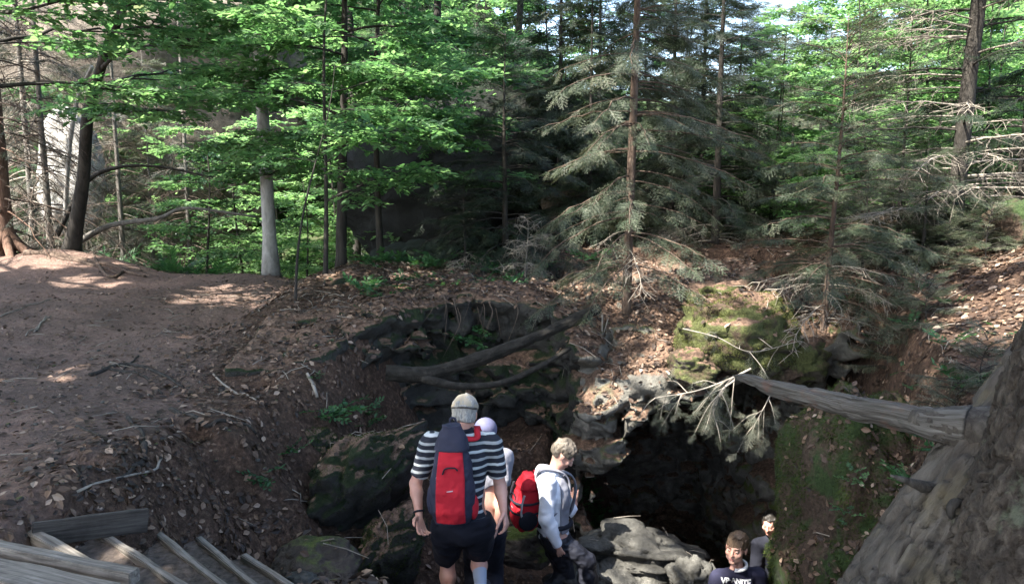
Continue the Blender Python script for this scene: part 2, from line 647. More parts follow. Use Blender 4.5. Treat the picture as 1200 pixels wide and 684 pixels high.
GROUND = m_ground()
ROCK_CAVE = m_rock('cave_rock_grey', (0.13, 0.122, 0.104), 0.18, dark=0.3, litter=0.9)
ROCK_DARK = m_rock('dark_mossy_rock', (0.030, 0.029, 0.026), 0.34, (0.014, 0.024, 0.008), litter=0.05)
ROCK_BLACK = m_rock('near_black_rock', (0.010, 0.011, 0.010), 0.2, (0.010, 0.015, 0.007))  # near-black base colour with sparse dark moss
ROCK_MOSS = m_rock('moss_covered_rock', (0.07, 0.06, 0.045), 0.74, (0.065, 0.072, 0.024), litter=0.3, soil=0.5)
ROCK_MOSS2 = m_rock('green_mossy_rock_wall', (0.08, 0.085, 0.06), 0.72, (0.026, 0.045, 0.012), mossz=0.0, soil=0.7)
ROCK_FAR = m_rock('sandstone', (0.105, 0.088, 0.07), 0.12, (0.08, 0.1, 0.03))
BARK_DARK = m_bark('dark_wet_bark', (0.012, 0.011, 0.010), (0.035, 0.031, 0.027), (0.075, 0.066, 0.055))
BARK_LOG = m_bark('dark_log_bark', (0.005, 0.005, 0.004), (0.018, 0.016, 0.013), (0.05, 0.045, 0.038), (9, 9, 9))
BARK_SPRUCE = m_bark('spruce_bark', (0.03, 0.02, 0.016), (0.095, 0.066, 0.05), (0.19, 0.145, 0.11), (14, 14, 5), bump=1.0)
BARK_PINE = m_bark('reddish_bark', (0.05, 0.03, 0.022), (0.15, 0.09, 0.065), (0.26, 0.17, 0.125), (9, 9, 3))
BARK_PALE = m_bark('pale_grey_bark', (0.16, 0.15, 0.14), (0.30, 0.29, 0.27), (0.44, 0.42, 0.40), (6, 6, 3), bump=0.4)
BARK_GREY = m_bark('grey_bark', (0.06, 0.055, 0.05), (0.13, 0.12, 0.105), (0.22, 0.2, 0.18), (8, 8, 3))
TWIG_DEAD = m_plain('dry_twig', (0.20, 0.175, 0.145), 0.9, 0.4, 15)
TWIG_BROWN = m_plain('brown_twig', (0.07, 0.052, 0.04), 0.9, 0.35, 12)
LEAF_BEECH = m_leaf('beech_leaf', [(0.0, (0.030, 0.072, 0.028)), (0.5, (0.070, 0.152, 0.060)), (1.0, (0.14, 0.23, 0.105))], (1.6, 1.65, 1.25), 0.6)
LEAF_DARK = m_leaf('dark_leaf', [(0.0, (0.016, 0.042, 0.018)), (0.5, (0.03, 0.074, 0.032)), (1.0, (0.05, 0.11, 0.048))], (1.3, 1.4, 0.9), 0.4)
LEAF_LOW = m_leaf('undergrowth_leaf', [(0.0, (0.02, 0.06, 0.025)), (0.5, (0.036, 0.10, 0.036)), (1.0, (0.07, 0.15, 0.05))], (1.2, 1.3, 0.8), 0.4)
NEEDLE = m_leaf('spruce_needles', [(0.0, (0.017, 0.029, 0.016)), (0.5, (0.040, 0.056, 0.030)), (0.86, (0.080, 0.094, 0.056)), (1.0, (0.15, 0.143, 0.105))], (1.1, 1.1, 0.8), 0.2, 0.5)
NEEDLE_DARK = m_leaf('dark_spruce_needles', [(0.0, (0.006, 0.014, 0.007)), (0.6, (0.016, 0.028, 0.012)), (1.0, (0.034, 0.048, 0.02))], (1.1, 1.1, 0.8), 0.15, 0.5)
NEEDLE_DRY = m_leaf('greyish_needles', [(0.0, (0.04, 0.05, 0.035)), (0.5, (0.085, 0.092, 0.065)), (1.0, (0.17, 0.165, 0.125))], (1.0, 1.0, 0.8), 0.2, 0.6)
LITTER = m_leaf('fallen_leaves', [(0.0, (0.02, 0.013, 0.009)), (0.4, (0.062, 0.038, 0.025)), (0.7, (0.125, 0.078, 0.050)), (0.9, (0.21, 0.14, 0.095)), (1.0, (0.30, 0.23, 0.175))], (1, 0.9, 0.8), 0.12, 0.6)


def m_wood(name, c0, c1, c2):
    t = NT(name)
    co = t.n('TexCoord').outputs['Object']
    p = t.stretch(co, (1.5, 30, 30))
    n = t.noise(2.0, 7, 0.6, p, 0.4)
    d = t.noise(4.0, 5, 0.65, co)
    c = t.ramp(n, [(0.3, c0), (0.5, c1), (0.72, c2)])
    c = t.mix(t.ramp(d, [(0.5, 0.0), (0.72, 0.75)]), c, tuple(v * 0.35 for v in c1))
    return t.done(t.bsdf(c, 0.88, t.bump(n, 0.7, 0.006), 0.2))


WOOD_DARK = m_wood('shade_dark_plank', (0.02, 0.018, 0.016), (0.055, 0.048, 0.042), (0.10, 0.09, 0.078))  # side board's shadowed face put into a darker wood colour
WOOD = m_wood('weathered_plank', (0.055, 0.047, 0.04), (0.16, 0.142, 0.122), (0.27, 0.245, 0.215))
# ------------------------------------------------------------------ the lie of the land
GULLY = np.array([(-1.9, 2.7, -0.25, 0.4), (-1.5, 3.75, -0.72, 0.55), (-0.95, 4.7, -0.95, 0.7), (-0.35, 5.5, -1.5, 0.75),
                  (0.4, 6.4, -2.1, 0.8), (1.6, 6.9, -2.65, 0.8), (2.0, 8.0, -3.3, 0.85), (2.2, 10.3, -3.4, 0.8)])
BOYSPOT = np.array([(1.7, 6.8, -2.8, 0.6), (1.75, 5.8, -2.82, 0.42)])
BOWL = np.array([(-0.35, 5.5, -1.5, 0.75), (-0.25, 7.7, -1.1, 0.7)])
NEAR = np.array([(0.5, 2.7, -0.35, 0.5), (0.5, 3.4, -0.95, 0.7), (0.7, 4.6, -1.75, 0.8), (0.7, 6.0, -2.1, 0.9)])


def carve(x, y, line, k):
    best = np.full(np.broadcast(x, y).shape, 50.0)
    for a, b in zip(line[:-1], line[1:]):
        v = b[:2] - a[:2]
        t = np.clip(((x - a[0]) * v[0] + (y - a[1]) * v[1]) / (v @ v), 0, 1)
        d = np.hypot(x - a[0] - t * v[0], y - a[1] - t * v[1])
        w = a[3] + t * (b[3] - a[3])
        z = a[2] + t * (b[2] - a[2])
        e = np.maximum(d - w, 0)
        best = np.minimum(best, z + 0.12 * (d / w) ** 2 + k * e)
    return best


def plateau(x, y):
    x, y = np.asarray(x, float), np.asarray(y, float)
    near = 0.018 * (y - 4)
    near = near + 0.30 * np.clip(x - 2.1, 0, 4.5) ** 1.25 * (1 - 0.72 * sstep(6.0, 10.0, y)) * sstep(2.0, 4.5, y)
    near = near + 0.10 * fbm(x * 0.5, y * 0.5, 0.0, 4, 3) + 0.02 * fbm(x * 3, y * 3, 1.0, 3, 5)
    near = near + 0.22 * np.exp(-(((x + 8.2) / 1.8) ** 2 + ((y - 14) / 1.5) ** 2))
    near = near + 0.36 * sstep(5.8, 8.8, y) * sstep(-3.4, -2.2, x)
    wl_ = sstep(1.5, -3.5, x / (1 + 0.09 * np.maximum(y - 15, 0)))
    left = -2.6 * sstep(12.6, 18.5, y + 0.35 * (x + 4.5)) + 0.62 * np.maximum(y - 23, 0) ** 1.02
    right = 0.05 * np.maximum(y - 12, 0) + 0.075 * np.maximum(np.minimum(y, 70) - 22, 0)
    far = wl_ * left + (1 - wl_) * right + 0.16 * np.minimum(np.maximum(x - 7 - 0.16 * y, 0), 14)
    far = np.minimum(far, 22.0) + 0.5 * sstep(14, 22, y) * fbm(x * 0.25, y * 0.25, 2.0, 3, 8)
    return near + far


def ground_h(x, y):
    x, y = np.asarray(x, float), np.asarray(y, float)
    P = plateau(x, y)
    kk = 1.05 + 1.6 * sstep(7.0, 8.2, y) + 2.6 * sstep(1.9, 2.7, x) * sstep(4.0, 5.2, y)
    g = np.minimum(np.minimum(carve(x, y, GULLY, kk), carve(x, y, BOWL, kk + 0.5)), np.minimum(carve(x, y, NEAR, 1.0), carve(x, y, BOYSPOT, 1.8)))
    g = g + 0.09 * fbm(x * 1.7, y * 1.7, 4.0, 4, 12)
    k = 0.28
    h = np.clip(0.5 + 0.5 * (P - g) / k, 0, 1)
    for hx, hy, hd, hr in ((-2.28, 5.35, 0.24, 0.16), (-1.93, 5.15, 0.26, 0.19), (-1.72, 5.3, 0.16, 0.13), (-2.5, 4.35, 0.2, 0.13), (-1.55, 6.2, 0.14, 0.16), (-2.1, 6.4, 0.10, 0.14)):
        P = P - hd * np.exp(-(((x - hx) / hr) ** 2 + ((y - hy) / (hr * 0.7)) ** 2) ** 1.4)
        g = g - hd * np.exp(-(((x - hx) / hr) ** 2 + ((y - hy) / (hr * 0.7)) ** 2) ** 1.4)
    slope = sstep(0.02, 0.3, h) * (0.07 * fbm(x * 3.1, y * 3.1, 7.0, 3, 55) - 0.03 * np.abs(vnoise(x * 6, y * 6, 1.0, 56)))
    return P * (1 - h) + g * h - k * h * (1 - h) + slope + 0.012 * fbm(x * 7, y * 7, 0.5, 2, 31)


def graded(lo, hi, a, b, step, grow):
    v = list(np.arange(a, b + step / 2, step))
    s, x = step, b
    while x < hi:
        s *= grow
        x += s
        v.append(x)
    s, x = step, a
    pre = []
    while x > lo:
        s *= grow
        x -= s
        pre.append(x)
    return np.array(pre[::-1] + v)


gx = graded(-160, 160, -5.0, 4.6, 0.05, 1.07)
gy = graded(-60, 220, 2.2, 11.0, 0.05, 1.06)
GX, GY = np.meshgrid(gx, gy, indexing='ij')
GZ = ground_h(GX, GY)
nx_, ny_ = GX.shape
I, J = np.meshgrid(np.arange(nx_ - 1), np.arange(ny_ - 1), indexing='ij')
QF = np.stack([I * ny_ + J, (I + 1) * ny_ + J, (I + 1) * ny_ + J + 1, I * ny_ + J + 1], -1).reshape(-1, 4)
PATH = sstep(-2.0, -2.8, GX + 0.10 * (GY - 4) * (GY > 6)) * sstep(19, 14, GY)
PATH = np.maximum(PATH, sstep(0.25, 0.0, np.abs(GY - 10.4 - 0.1 * GX) - 0.5) * (GX < 2.0) * 0.8)
gme = new_mesh('ground', np.stack([GX, GY, GZ], -1).reshape(-1, 3), QF, True, PATH.ravel(), 'path')
ground = tag(link('ground', gme, GROUND), kind='structure')


def hz(x, y):
    return float(ground_h(np.array([x]), np.array([y]))[0])


def gpt(px, py, y0=3.0, y1=60.0):
    """where the line of sight through a photo pixel meets the ground"""
    ys = np.linspace(y0, y1, 3000)
    P = np.array([at(px, py, y) for y in ys[:2]])
    d = (P[1] - P[0]) / (ys[1] - ys[0])
    pts = P[0] + (ys - ys[0])[:, None] * d
    under = pts[:, 2] < ground_h(pts[:, 0], pts[:, 1])
    return pts[np.argmax(under)] if under.any() else pts[-1]


# ------------------------------------------------------------------ rocks
def poly_sd(x, z, poly):
    d = np.full(np.broadcast(x, z).shape, 1e9)
    s = np.ones(d.shape)
    n = len(poly)
    for i in range(n):
        a, b = poly[i], poly[(i + 1) % n]
        e = b - a
        wx, wz = x - a[0], z - a[1]
        t = np.clip((wx * e[0] + wz * e[1]) / (e @ e), 0, 1)
        d = np.minimum(d, (wx - e[0] * t) ** 2 + (wz - e[1] * t) ** 2)
        c1, c2, c3 = z >= a[1], z < b[1], e[0] * wz > e[1] * wx
        s = np.where((c1 & c2 & c3) | (~c1 & ~c2 & ~c3), -s, s)
    return s * np.sqrt(d)


def smin(a, b, k):
    h = np.clip(0.5 + 0.5 * (b - a) / k, 0, 1)
    return b * (1 - h) + a * h - k * h * (1 - h)


def cave_formation():
    F = Field((-2.5, 5.9, -3.4), (4.2, 11.6, 0.75), 0.04)
    x, y, z = F.grid()
    P2 = plateau(x[..., 0] + 0 * y[..., 0], y[..., 0] + 0 * x[..., 0])[..., None]
    cavefront = sstep(0.4, 1.0, x) * sstep(3.4, 2.6, x)
    top = P2 - 0.08 + 0.10 * cavefront - 0.40 * cavefront * sstep(8.6, 7.4, y) + 0.12 * sstep(0.7, 0.2, x)
    # plan outline: a back wall that swings round the bowl, then the block over the cave
    wall = np.full(np.broadcast(x, y).shape, 9.0)
    for a, b, r in (((-2.3, 7.3), (-1.3, 8.75), 0.72), ((-1.3, 8.75), (0.35, 8.95), 0.85), ((0.35, 8.95), (1.0, 8.2), 0.75)):
        v = np.subtract(b, a)
        t = np.clip(((x - a[0]) * v[0] + (y - a[1]) * v[1]) / (v @ v), 0, 1)
        wall = smin(wall, np.hypot(x - a[0] - t * v[0], y - a[1] - t * v[1]) - r, 0.25)
    lean = 0.16 * (z + 1.0)
    bx = np.maximum(np.abs(x - 1.95) - 1.35, np.abs(y - 9.35 + lean) - 1.95)
    side = smin(wall, bx, 0.3)
    f = np.maximum(z - top, side)
    poly = np.array([at(px, py, 7.5)[[0, 2]] for px, py in ((690, 604), (705, 552), (730, 500), (770, 476), (796, 458), (845, 452), (900, 446), (966, 462),
                                                          (958, 560), (935, 690), (935, 760), (720, 760), (690, 690))])
    sc = 1.0 + 0.0 * z
    hole = poly_sd(x + 0.10 * (y - 7.5), z + 0 * x, poly)
    hole = np.maximum(hole, y - 10.8)
    wx, wy, wz = x * 1.0, y * 1.0, z * 1.0
    n1 = fbm(wx * 1.3, wy * 1.3, wz * 1.9, 4, 41)
    led = np.abs(((z * 2.6 + 0.5 * n1 + 0.12 * x) % 1.0) - 0.5) * 2
    n2 = fbm(wx * 4.5, wy * 4.5, wz * 6.0, 3, 47)
    rid = np.abs(vnoise(wx * 2.4, wy * 2.4, wz * 3.4, 53))
    disp = 0.17 * n1 + 0.07 * (led - 0.5) + 0.05 * n2 - 0.14 * (0.25 - np.minimum(rid, 0.25)) * 4 * -0.5
    fl = sstep(0.25, -0.25, z - top + 0.15)
    hole = hole + 0.10 * n1 + 0.05 * n2 + 0.05 * (led - 0.5)
    f = np.maximum(f + disp * (0.35 + 0.65 * fl), -hole)
    # blocks and open joints
    w = np.argwhere(np.abs(f) < 0.30)
    i, j, k = w.T
    px_, py_, pz_ = F.ax[0][i], F.ax[1][j], F.ax[2][k]
    q = 0.35 * fbm(px_ * 1.5, py_ * 1.5, pz_ * 1.5, 2, 77)
    a1, a2, ar = worley(px_ * 1.9 + q, py_ * 1.9 + q, pz_ * 3.1 + 0.7 * q, 81)
    b1, b2, br_ = worley(px_ * 4.6 + 2 * q, py_ * 4.6, pz_ * 6.5 + q, 87)
    add = 0.10 * ar + 0.13 * (1 - sstep(0.0, 0.16, a2 - a1)) + 0.035 * br_ + 0.05 * (1 - sstep(0.0, 0.14, b2 - b1))
    f[i, j, k] += add * (0.15 + 0.85 * fl[i, j, k])
    F.f = f.astype(np.float32)
    F.f[[0, -1]] = 1
    F.f[:, [0, -1]] = 1
    F.f[:, :, [0, -1]] = 1
    return F.mesh()


cave_geo = cave_formation()
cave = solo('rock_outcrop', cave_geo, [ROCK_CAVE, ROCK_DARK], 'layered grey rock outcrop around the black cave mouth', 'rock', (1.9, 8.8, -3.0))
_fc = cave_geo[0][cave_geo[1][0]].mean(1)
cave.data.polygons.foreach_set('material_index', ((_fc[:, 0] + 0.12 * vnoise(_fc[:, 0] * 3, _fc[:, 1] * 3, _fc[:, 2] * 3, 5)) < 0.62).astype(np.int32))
CAVE_BVH = BVHTree.FromPolygons([tuple(v) for v in cave_geo[0]], [tuple(int(i) for i in q) for q in cave_geo[1][0]])


def boulder(c, r, seed, rot=0.0, tilt=0.0, cuts=9, rough=0.10, sub=5, hard=0.06, layers=0.0, crack=0.07):
    bm = bmesh.new()
    bmesh.ops.create_icosphere(bm, subdivisions=sub, radius=1.0)
    V, F = bm_geo(bm)
    g = np.random.default_rng(seed)
    N = g.normal(size=(cuts, 3))
    N /= np.linalg.norm(N, axis=1, keepdims=True)
    D = g.uniform(0.68, 0.98, cuts)
    s = np.full(len(V), 1.0)
    for n, d in zip(N, D):
        q = V @ n
        s = smin(s, np.where(q > 0.05, d / np.maximum(q, 0.05), 5.0), hard)
    X = V * s[:, None]
    o = seed * 3.7
    q = 0.3 * fbm(X[:, 0] * 2 + o, X[:, 1] * 2, X[:, 2] * 2, 2, seed + 5)
    w1, w2, wr = worley(X[:, 0] * 1.5 + o + q, X[:, 1] * 1.5 + q, X[:, 2] * 2.0, seed + 7)
    dsp = crack * (0.6 * wr - 1.0 * (1 - sstep(0, 0.14, w2 - w1))) + rough * fbm(X[:, 0] * 1.8 + o, X[:, 1] * 1.8, X[:, 2] * 2.4, 5, seed) - 0.35 * rough * np.abs(vnoise(X[:, 0] * 5 + o, X[:, 1] * 5, X[:, 2] * 6, seed + 9))
    if layers:
        dsp = dsp + layers * (np.abs(((X[:, 2] * 2.2 + 0.35 * vnoise(X[:, 0] * 2 + o, X[:, 1] * 2, X[:, 2], seed + 3)) % 1) - 0.5) - 0.25)
    X = X * (1 + dsp[:, None])
    X = X * np.asarray(r)
    M = Matrix.Rotation(rot, 3, 'Z') @ Matrix.Rotation(tilt, 3, 'Y')
    X = X @ np.array(M).T
    return X + np.asarray(c), F


ROCKS = []


def rock(px, py, Y, r, seed, mat, label, name='boulder', **kw):
    c = at(px, py, Y)
    geo = boulder(c, r, seed, **kw)
    ROCKS.append(geo)
    base = (c[0], c[1], geo[0][:, 2].min())
    return solo(name, geo, mat, label, 'rock', base)
ROCK_GREY = m_rock('grey_boulder', (0.075, 0.072, 0.064), -0.30, dark=0.2)
ROCK_BROWN = m_rock('dark_brown_stone', (0.06, 0.05, 0.043), 0.1, dark=0.4)

rock(868, 388, 7.55, (0.60, 0.52, 0.46), 4, ROCK_MOSS, 'yellow-green mossy boulder on top of the cave roof', rough=0.16, cuts=7)
rock(748, 648, 6.85, (0.58, 0.42, 0.26), 11, ROCK_GREY, 'pale layered slab beside the cave mouth at knee height', rot=0.15, tilt=0.10, layers=0.45, cuts=10, crack=0.13, hard=0.03)
rock(728, 694, 6.55, (0.60, 0.40, 0.24), 17, ROCK_GREY, 'low grey slab under the layered slab left of the cave', rot=-0.1, tilt=0.12, layers=0.45, cuts=10, crack=0.13, hard=0.03)
rock(812, 684, 6.35, (0.20, 0.26, 0.26), 23, ROCK_GREY, 'small knobbly grey rock left of the boy', rot=0.5, cuts=9, crack=0.15, rough=0.18)
rock(428, 560, 6.25, (0.32, 0.75, 0.62), 31, ROCK_DARK, 'long dark boulder with a sharp edge left of the striped man', rot=-0.45, tilt=0.55, cuts=9, hard=0.03, rough=0.16, crack=0.10, layers=0.12)
rock(446, 660, 5.75, (0.26, 0.50, 0.50), 37, ROCK_DARK, 'mossy dark boulder at the striped man\'s left hand', rot=-0.3, tilt=0.35, cuts=9, rough=0.16, crack=0.10, layers=0.12)
rock(372, 668, 4.95, (0.32, 0.30, 0.22), 41, ROCK_BROWN, 'rounded brown stone below the leafy bank by the steps', rough=0.06, cuts=6)
rock(352, 684, 4.72, (0.13, 0.13, 0.08), 43, ROCK_GREY, 'pale flat stone at the foot of the wooden steps', cuts=6)
rock(365, 528, 6.3, (0.24, 0.26, 0.22), 47, ROCK_DARK, 'small dark mossy hump in the leaf bank', rough=0.14, cuts=6)
rock(1008, 625, 5.75, (0.50, 0.80, 1.20), 53, ROCK_MOSS2, 'tall green mossy rock wall right of the cave', rot=0.45, tilt=0.22, rough=0.20, cuts=8, hard=0.10, crack=0.05)
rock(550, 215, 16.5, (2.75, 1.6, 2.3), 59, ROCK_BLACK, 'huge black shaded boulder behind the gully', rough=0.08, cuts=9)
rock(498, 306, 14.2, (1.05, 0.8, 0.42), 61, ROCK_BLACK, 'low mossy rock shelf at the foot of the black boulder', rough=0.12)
rock(700, 250, 15.5, (1.5, 1.0, 0.9), 67, ROCK_FAR, 'pale flat topped rock behind the middle spruce', rough=0.1, layers=0.2)
rock(160, 140, 27.0, (6.5, 2.5, 6.2), 71, ROCK_FAR, 'high brown sandstone cliff beyond the path', 'sandstone_cliff', rough=0.14, cuts=14, layers=0.10)
rock(82, 212, 18.5, (0.75, 0.6, 1.75), 73, m_rock('pale_limestone', (0.36, 0.35, 0.33), 0.05), 'pale whitish rock pillar behind the left trees', rough=0.12, cuts=9)
rock(616, 640, 6.6, (0.30, 0.25, 0.16), 79, ROCK_BROWN, 'dark step stone between the two red backpacks', cuts=6)
rock(1195, 270, 7.6, (0.34, 0.4, 0.30), 89, ROCK_MOSS2, 'mossy rock on the right bank below the dark spruce', rough=0.14)

rock(918, 418, 7.55, (0.42, 0.42, 0.32), 97, ROCK_MOSS, 'half buried mossy stone right of the mossy boulder on the cave roof', rough=0.18, cuts=8)
rock(812, 428, 7.35, (0.24, 0.28, 0.20), 101, ROCK_MOSS, 'small mossy stone under the left side of the mossy boulder', rough=0.18, cuts=8)
rock(850, 352, 8.0, (0.45, 0.40, 0.25), 103, ROCK_MOSS, 'low mossy hump behind the mossy boulder on the cave roof', rough=0.18, cuts=8)

# ------------------------------------------------------------------ wooden steps
def atz(px, py, z):
    a, b = at(px, py, 1.0), at(px, py, 2.0)
    s = b - a
    return a + s * ((z - a[2]) / s[2])


st = thing('wooden_staircase', 'weathered plank and earth steps turning down into the gully', 'stairs', atz(150, 684, -0.4))
SOIL = m_plain('step_soil', (0.085, 0.066, 0.055), 0.95, 0.5, 26, 0.9, 0.02)


def plank(a, b, wid, hgt, name, seed, up=(0, 0, 1)):
    """a sawn board whose top edge runs from a to b"""
    a, b = np.asarray(a, float), np.asarray(b, float)
    d = b - a
    L = np.linalg.norm(d)
    bm = bmesh.new()
    bmesh.ops.create_cube(bm, size=1.0)
    bmesh.ops.scale(bm, vec=(L, wid, hgt), verts=bm.verts)
    bmesh.ops.bevel(bm, geom=bm.edges[:], offset=0.005, segments=2, affect='EDGES')
    long = [e for e in bm.edges if abs((e.verts[0].co - e.verts[1].co).x) > 0.5 * L]
    bmesh.ops.subdivide_edges(bm, edges=long, cuts=24)
    V, F = bm_geo(bm)
    n = fbm(V[:, 0] * 3 + seed, V[:, 1] * 12, V[:, 2] * 12, 3, seed)
    V = V + np.stack([0 * n, 0.005 * n, 0.006 * fbm(V[:, 0] * 5 + seed, V[:, 1] * 9, 0 * n, 3, seed + 1)], -1)
    V[:, 2] -= hgt / 2
    x = d / L
    y = unit(np.cross(up, x))
    z = np.cross(x, y)
    me = new_mesh(name, V, F, False)
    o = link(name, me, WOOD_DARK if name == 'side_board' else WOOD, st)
    M = Matrix(((x[0], y[0], z[0], 0), (x[1], y[1], z[1], 0), (x[2], y[2], z[2], 0), (0, 0, 0, 1)))
    c = (a + b) / 2 - np.array(st.location)
    M.translation = Vector(c)
    o.matrix_local = M
    return o


BO = []
for i, (p, q, z, w) in enumerate((((12, 604), (152, 686), -0.08, 0.075), ((97, 609), (217, 686), -0.20, 0.055), ((172, 612), (264, 686), -0.35, 0.055),
                                 ((232, 629), (302, 686), -0.50, 0.052), ((285, 648), (342, 686), -0.64, 0.055))):
    a, b = atz(p[0], p[1], z), atz(q[0], q[1], z)
    b = b + (b - a) * 0.5
    BO.append((a, b))
    plank(a, b, w * 0.8, 0.13, 'step_board', 5 + i)
for i in range(4):
    (a0, b0), (a1, b1) = BO[i], BO[i + 1]
    n = 26
    u, v = np.meshgrid(np.linspace(0.0, 1, n), np.linspace(0.0, 1, n), indexing='ij')
    u, v = u[..., None], v[..., None]
    P = (a0 * (1 - u) + b0 * u) * (1 - v) + (a1 * (1 - u) + b1 * u) * v
    P[..., 2] = a1[2] - 0.025 + 0.014 * fbm(P[..., 0] * 9, P[..., 1] * 9, 0 * P[..., 0], 4, i) - 0.02 * (1 - v[..., 0])
    top = P.reshape(-1, 3)
    bot = top - [0, 0, 0.5]
    ii, jj = np.meshgrid(np.arange(n - 1), np.arange(n - 1), indexing='ij')
    q = np.stack([ii * n + jj, (ii + 1) * n + jj, (ii + 1) * n + jj + 1, ii * n + jj + 1], -1).reshape(-1, 4)
    ring = [k * n for k in range(n)] + [(n - 1) * n + k for k in range(1, n)] + [k * n + n - 1 for k in range(n - 2, -1, -1)] + [k for k in range(n - 2, 0, -1)]
    m = n * n
    side = np.array([[ring[k], ring[(k + 1) % len(ring)], ring[(k + 1) % len(ring)] + m, ring[k] + m] for k in range(len(ring))])
    part('tread', (np.vstack([top, bot]), [np.vstack([q, side, q[:, ::-1] + m])]), SOIL, st)
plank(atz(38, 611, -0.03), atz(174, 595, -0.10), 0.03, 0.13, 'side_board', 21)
plank(atz(-40, 628, 0.06), atz(158, 668, 0.03), 0.065, 0.06, 'side_rail', 23)
plank(atz(-60, 652, 0.05), atz(125, 694, 0.03), 0.17, 0.035, 'top_plank', 25)

# ------------------------------------------------------------------ dead wood lying about
DEADWOOD = m_bark('bare_dead_wood', (0.035, 0.03, 0.026), (0.10, 0.088, 0.075), (0.24, 0.22, 0.19), (3, 22, 22), bump=0.9, dist=0.012)


def m_log():
    t = NT('grey_split_log')
    co = t.n('TexCoord').outputs['UV']
    p = t.stretch(co, (3.0, 26.0, 1.0))
    n = t.noise(1.4, 8, 0.65, p, 0.5)
    r = t.noise(2.4, 4, 0.6, t.pos())
    c = t.ramp(n, [(0.30, (0.02, 0.017, 0.014)), (0.46, (0.075, 0.067, 0.058)), (0.70, (0.17, 0.16, 0.145))])
    c = t.mix(t.ramp(r, [(0.56, 0), (0.68, 0.75)]), c, t.mix(n, (0.10, 0.03, 0.018), (0.24, 0.11, 0.07)))
    return t.done(t.bsdf(c, 0.85, t.bump(n, 1.0, 0.02), 0.2))


def add_uv(o, m, n):
    """u along, v round, for a tube of m rings and n sides"""
    me = o.data
    uv = me.uv_layers.new(name='UVMap')
    li = np.zeros(len(me.loops), np.int32)
    me.loops.foreach_get('vertex_index', li)
    r, k = li // n, li % n
    co = np.stack([np.minimum(r / (m - 1), 1), k / n], -1).astype(np.float32)
    uv.data.foreach_set('uv', co.ravel())


def trunk_geo(axis, rad, n, m_extra, seed, ridge=0.05, along=1.6, lobes=0.0, plate=1.0):
    """a trunk with modelled bark: furrows that run along it"""
    P = np.asarray(axis)
    m = len(P)
    V, F = tube(P, rad, n, cap=True)
    k = m * n
    ang = np.tile(np.linspace(0, 2 * np.pi, n, endpoint=False), m)
    s = np.repeat(np.concatenate([[0], np.cumsum(np.linalg.norm(np.diff(P, axis=0), axis=1))]), n)
    rr = np.repeat(np.broadcast_to(rad, (m,)), n)
    cx, sy = np.cos(ang) * rr, np.sin(ang) * rr
    wv = 0.5 * vnoise(cx * 9, sy * 9, s * 7, seed)
    w1, w2, wr = worley(cx * 24 + wv, sy * 24 + wv, s * along * 7 + wv, seed + 1)
    f1 = 0.35 * sstep(0.0, 0.16, w2 - w1) + 0.12 * wr
    f2 = fbm(cx * 42, sy * 42, s * along * 22, 4, seed + 2)
    f3 = fbm(cx * 3, sy * 3, s * 1.5, 3, seed + 3)
    d = ridge * plate * (f1 / 0.35 - 0.7) + ridge * 0.30 * f2 + ridge * 0.9 * f3
    if lobes:
        fl = np.exp(-s / 0.55)
        d = d + lobes * fl * (np.sin(ang * 5 + 1.1 + 0.6 * vnoise(s * 2, 0 * s, 0 * s, seed)) * 0.5 + 0.5 * vnoise(np.cos(ang) * 2, np.sin(ang) * 2, 0 * s, seed + 5))
    c = np.repeat(P, n, axis=0)
    o = V[:k] - c
    V[:k] = c + o * (1 + d / np.maximum(rr, 1e-3))[:, None]
    return V, F


LOG = m_log()
fk = thing('forked_log', 'dark forked log lying across the gully behind the striped man', 'log', at(462, 442, 7.25))
pth = smooth_path([at(452, 436, 6.95), at(500, 438, 7.0), at(560, 421, 7.1), at(625, 396, 7.25), at(675, 374, 7.4), at(702, 361, 7.5)], 60)
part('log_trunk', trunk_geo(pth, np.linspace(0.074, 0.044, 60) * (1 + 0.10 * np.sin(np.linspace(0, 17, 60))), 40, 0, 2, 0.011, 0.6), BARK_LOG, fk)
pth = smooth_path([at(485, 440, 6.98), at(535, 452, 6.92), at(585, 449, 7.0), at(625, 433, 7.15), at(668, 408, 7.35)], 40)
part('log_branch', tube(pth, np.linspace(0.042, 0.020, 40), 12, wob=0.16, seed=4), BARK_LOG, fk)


# the leaning dead trunk with its broken branch
def m_dead():
    t = NT('barkless_grey_trunk')
    co = t.n('TexCoord').outputs['UV']
    p = t.stretch(co, (6.0, 16.0, 1.0))
    n = t.noise(1.2, 9, 0.68, p, 0.8)
    lines = t.noise(1.6, 6, 0.6, t.stretch(co, (2.2, 26.0, 1.0)), 0.9)
    big = t.noise(3.0, 5, 0.6, t.pos())
    c = t.ramp(n, [(0.28, (0.022, 0.018, 0.014)), (0.47, (0.064, 0.054, 0.044)), (0.70, (0.125, 0.108, 0.088))])
    c = t.mix(t.ramp(lines, [(0.34, 0.75), (0.40, 0.0)]), c, (0.014, 0.011, 0.009))
    c = t.mix(t.ramp(big, [(0.52, 0), (0.66, 0.6)]), c, t.mix(n, (0.07, 0.055, 0.03), (0.20, 0.165, 0.10)))
    c = t.mix(t.ramp(t.noise(1.7, 5, 0.6, t.pos()), [(0.56, 0), (0.68, 0.5)]), c, (0.035, 0.034, 0.03))
    h = t.math('ADD', n, t.math('MULTIPLY', lines, 0.8))
    return t.done(t.bsdf(c, 0.85, t.bump(h, 1.0, 0.025), 0.2))


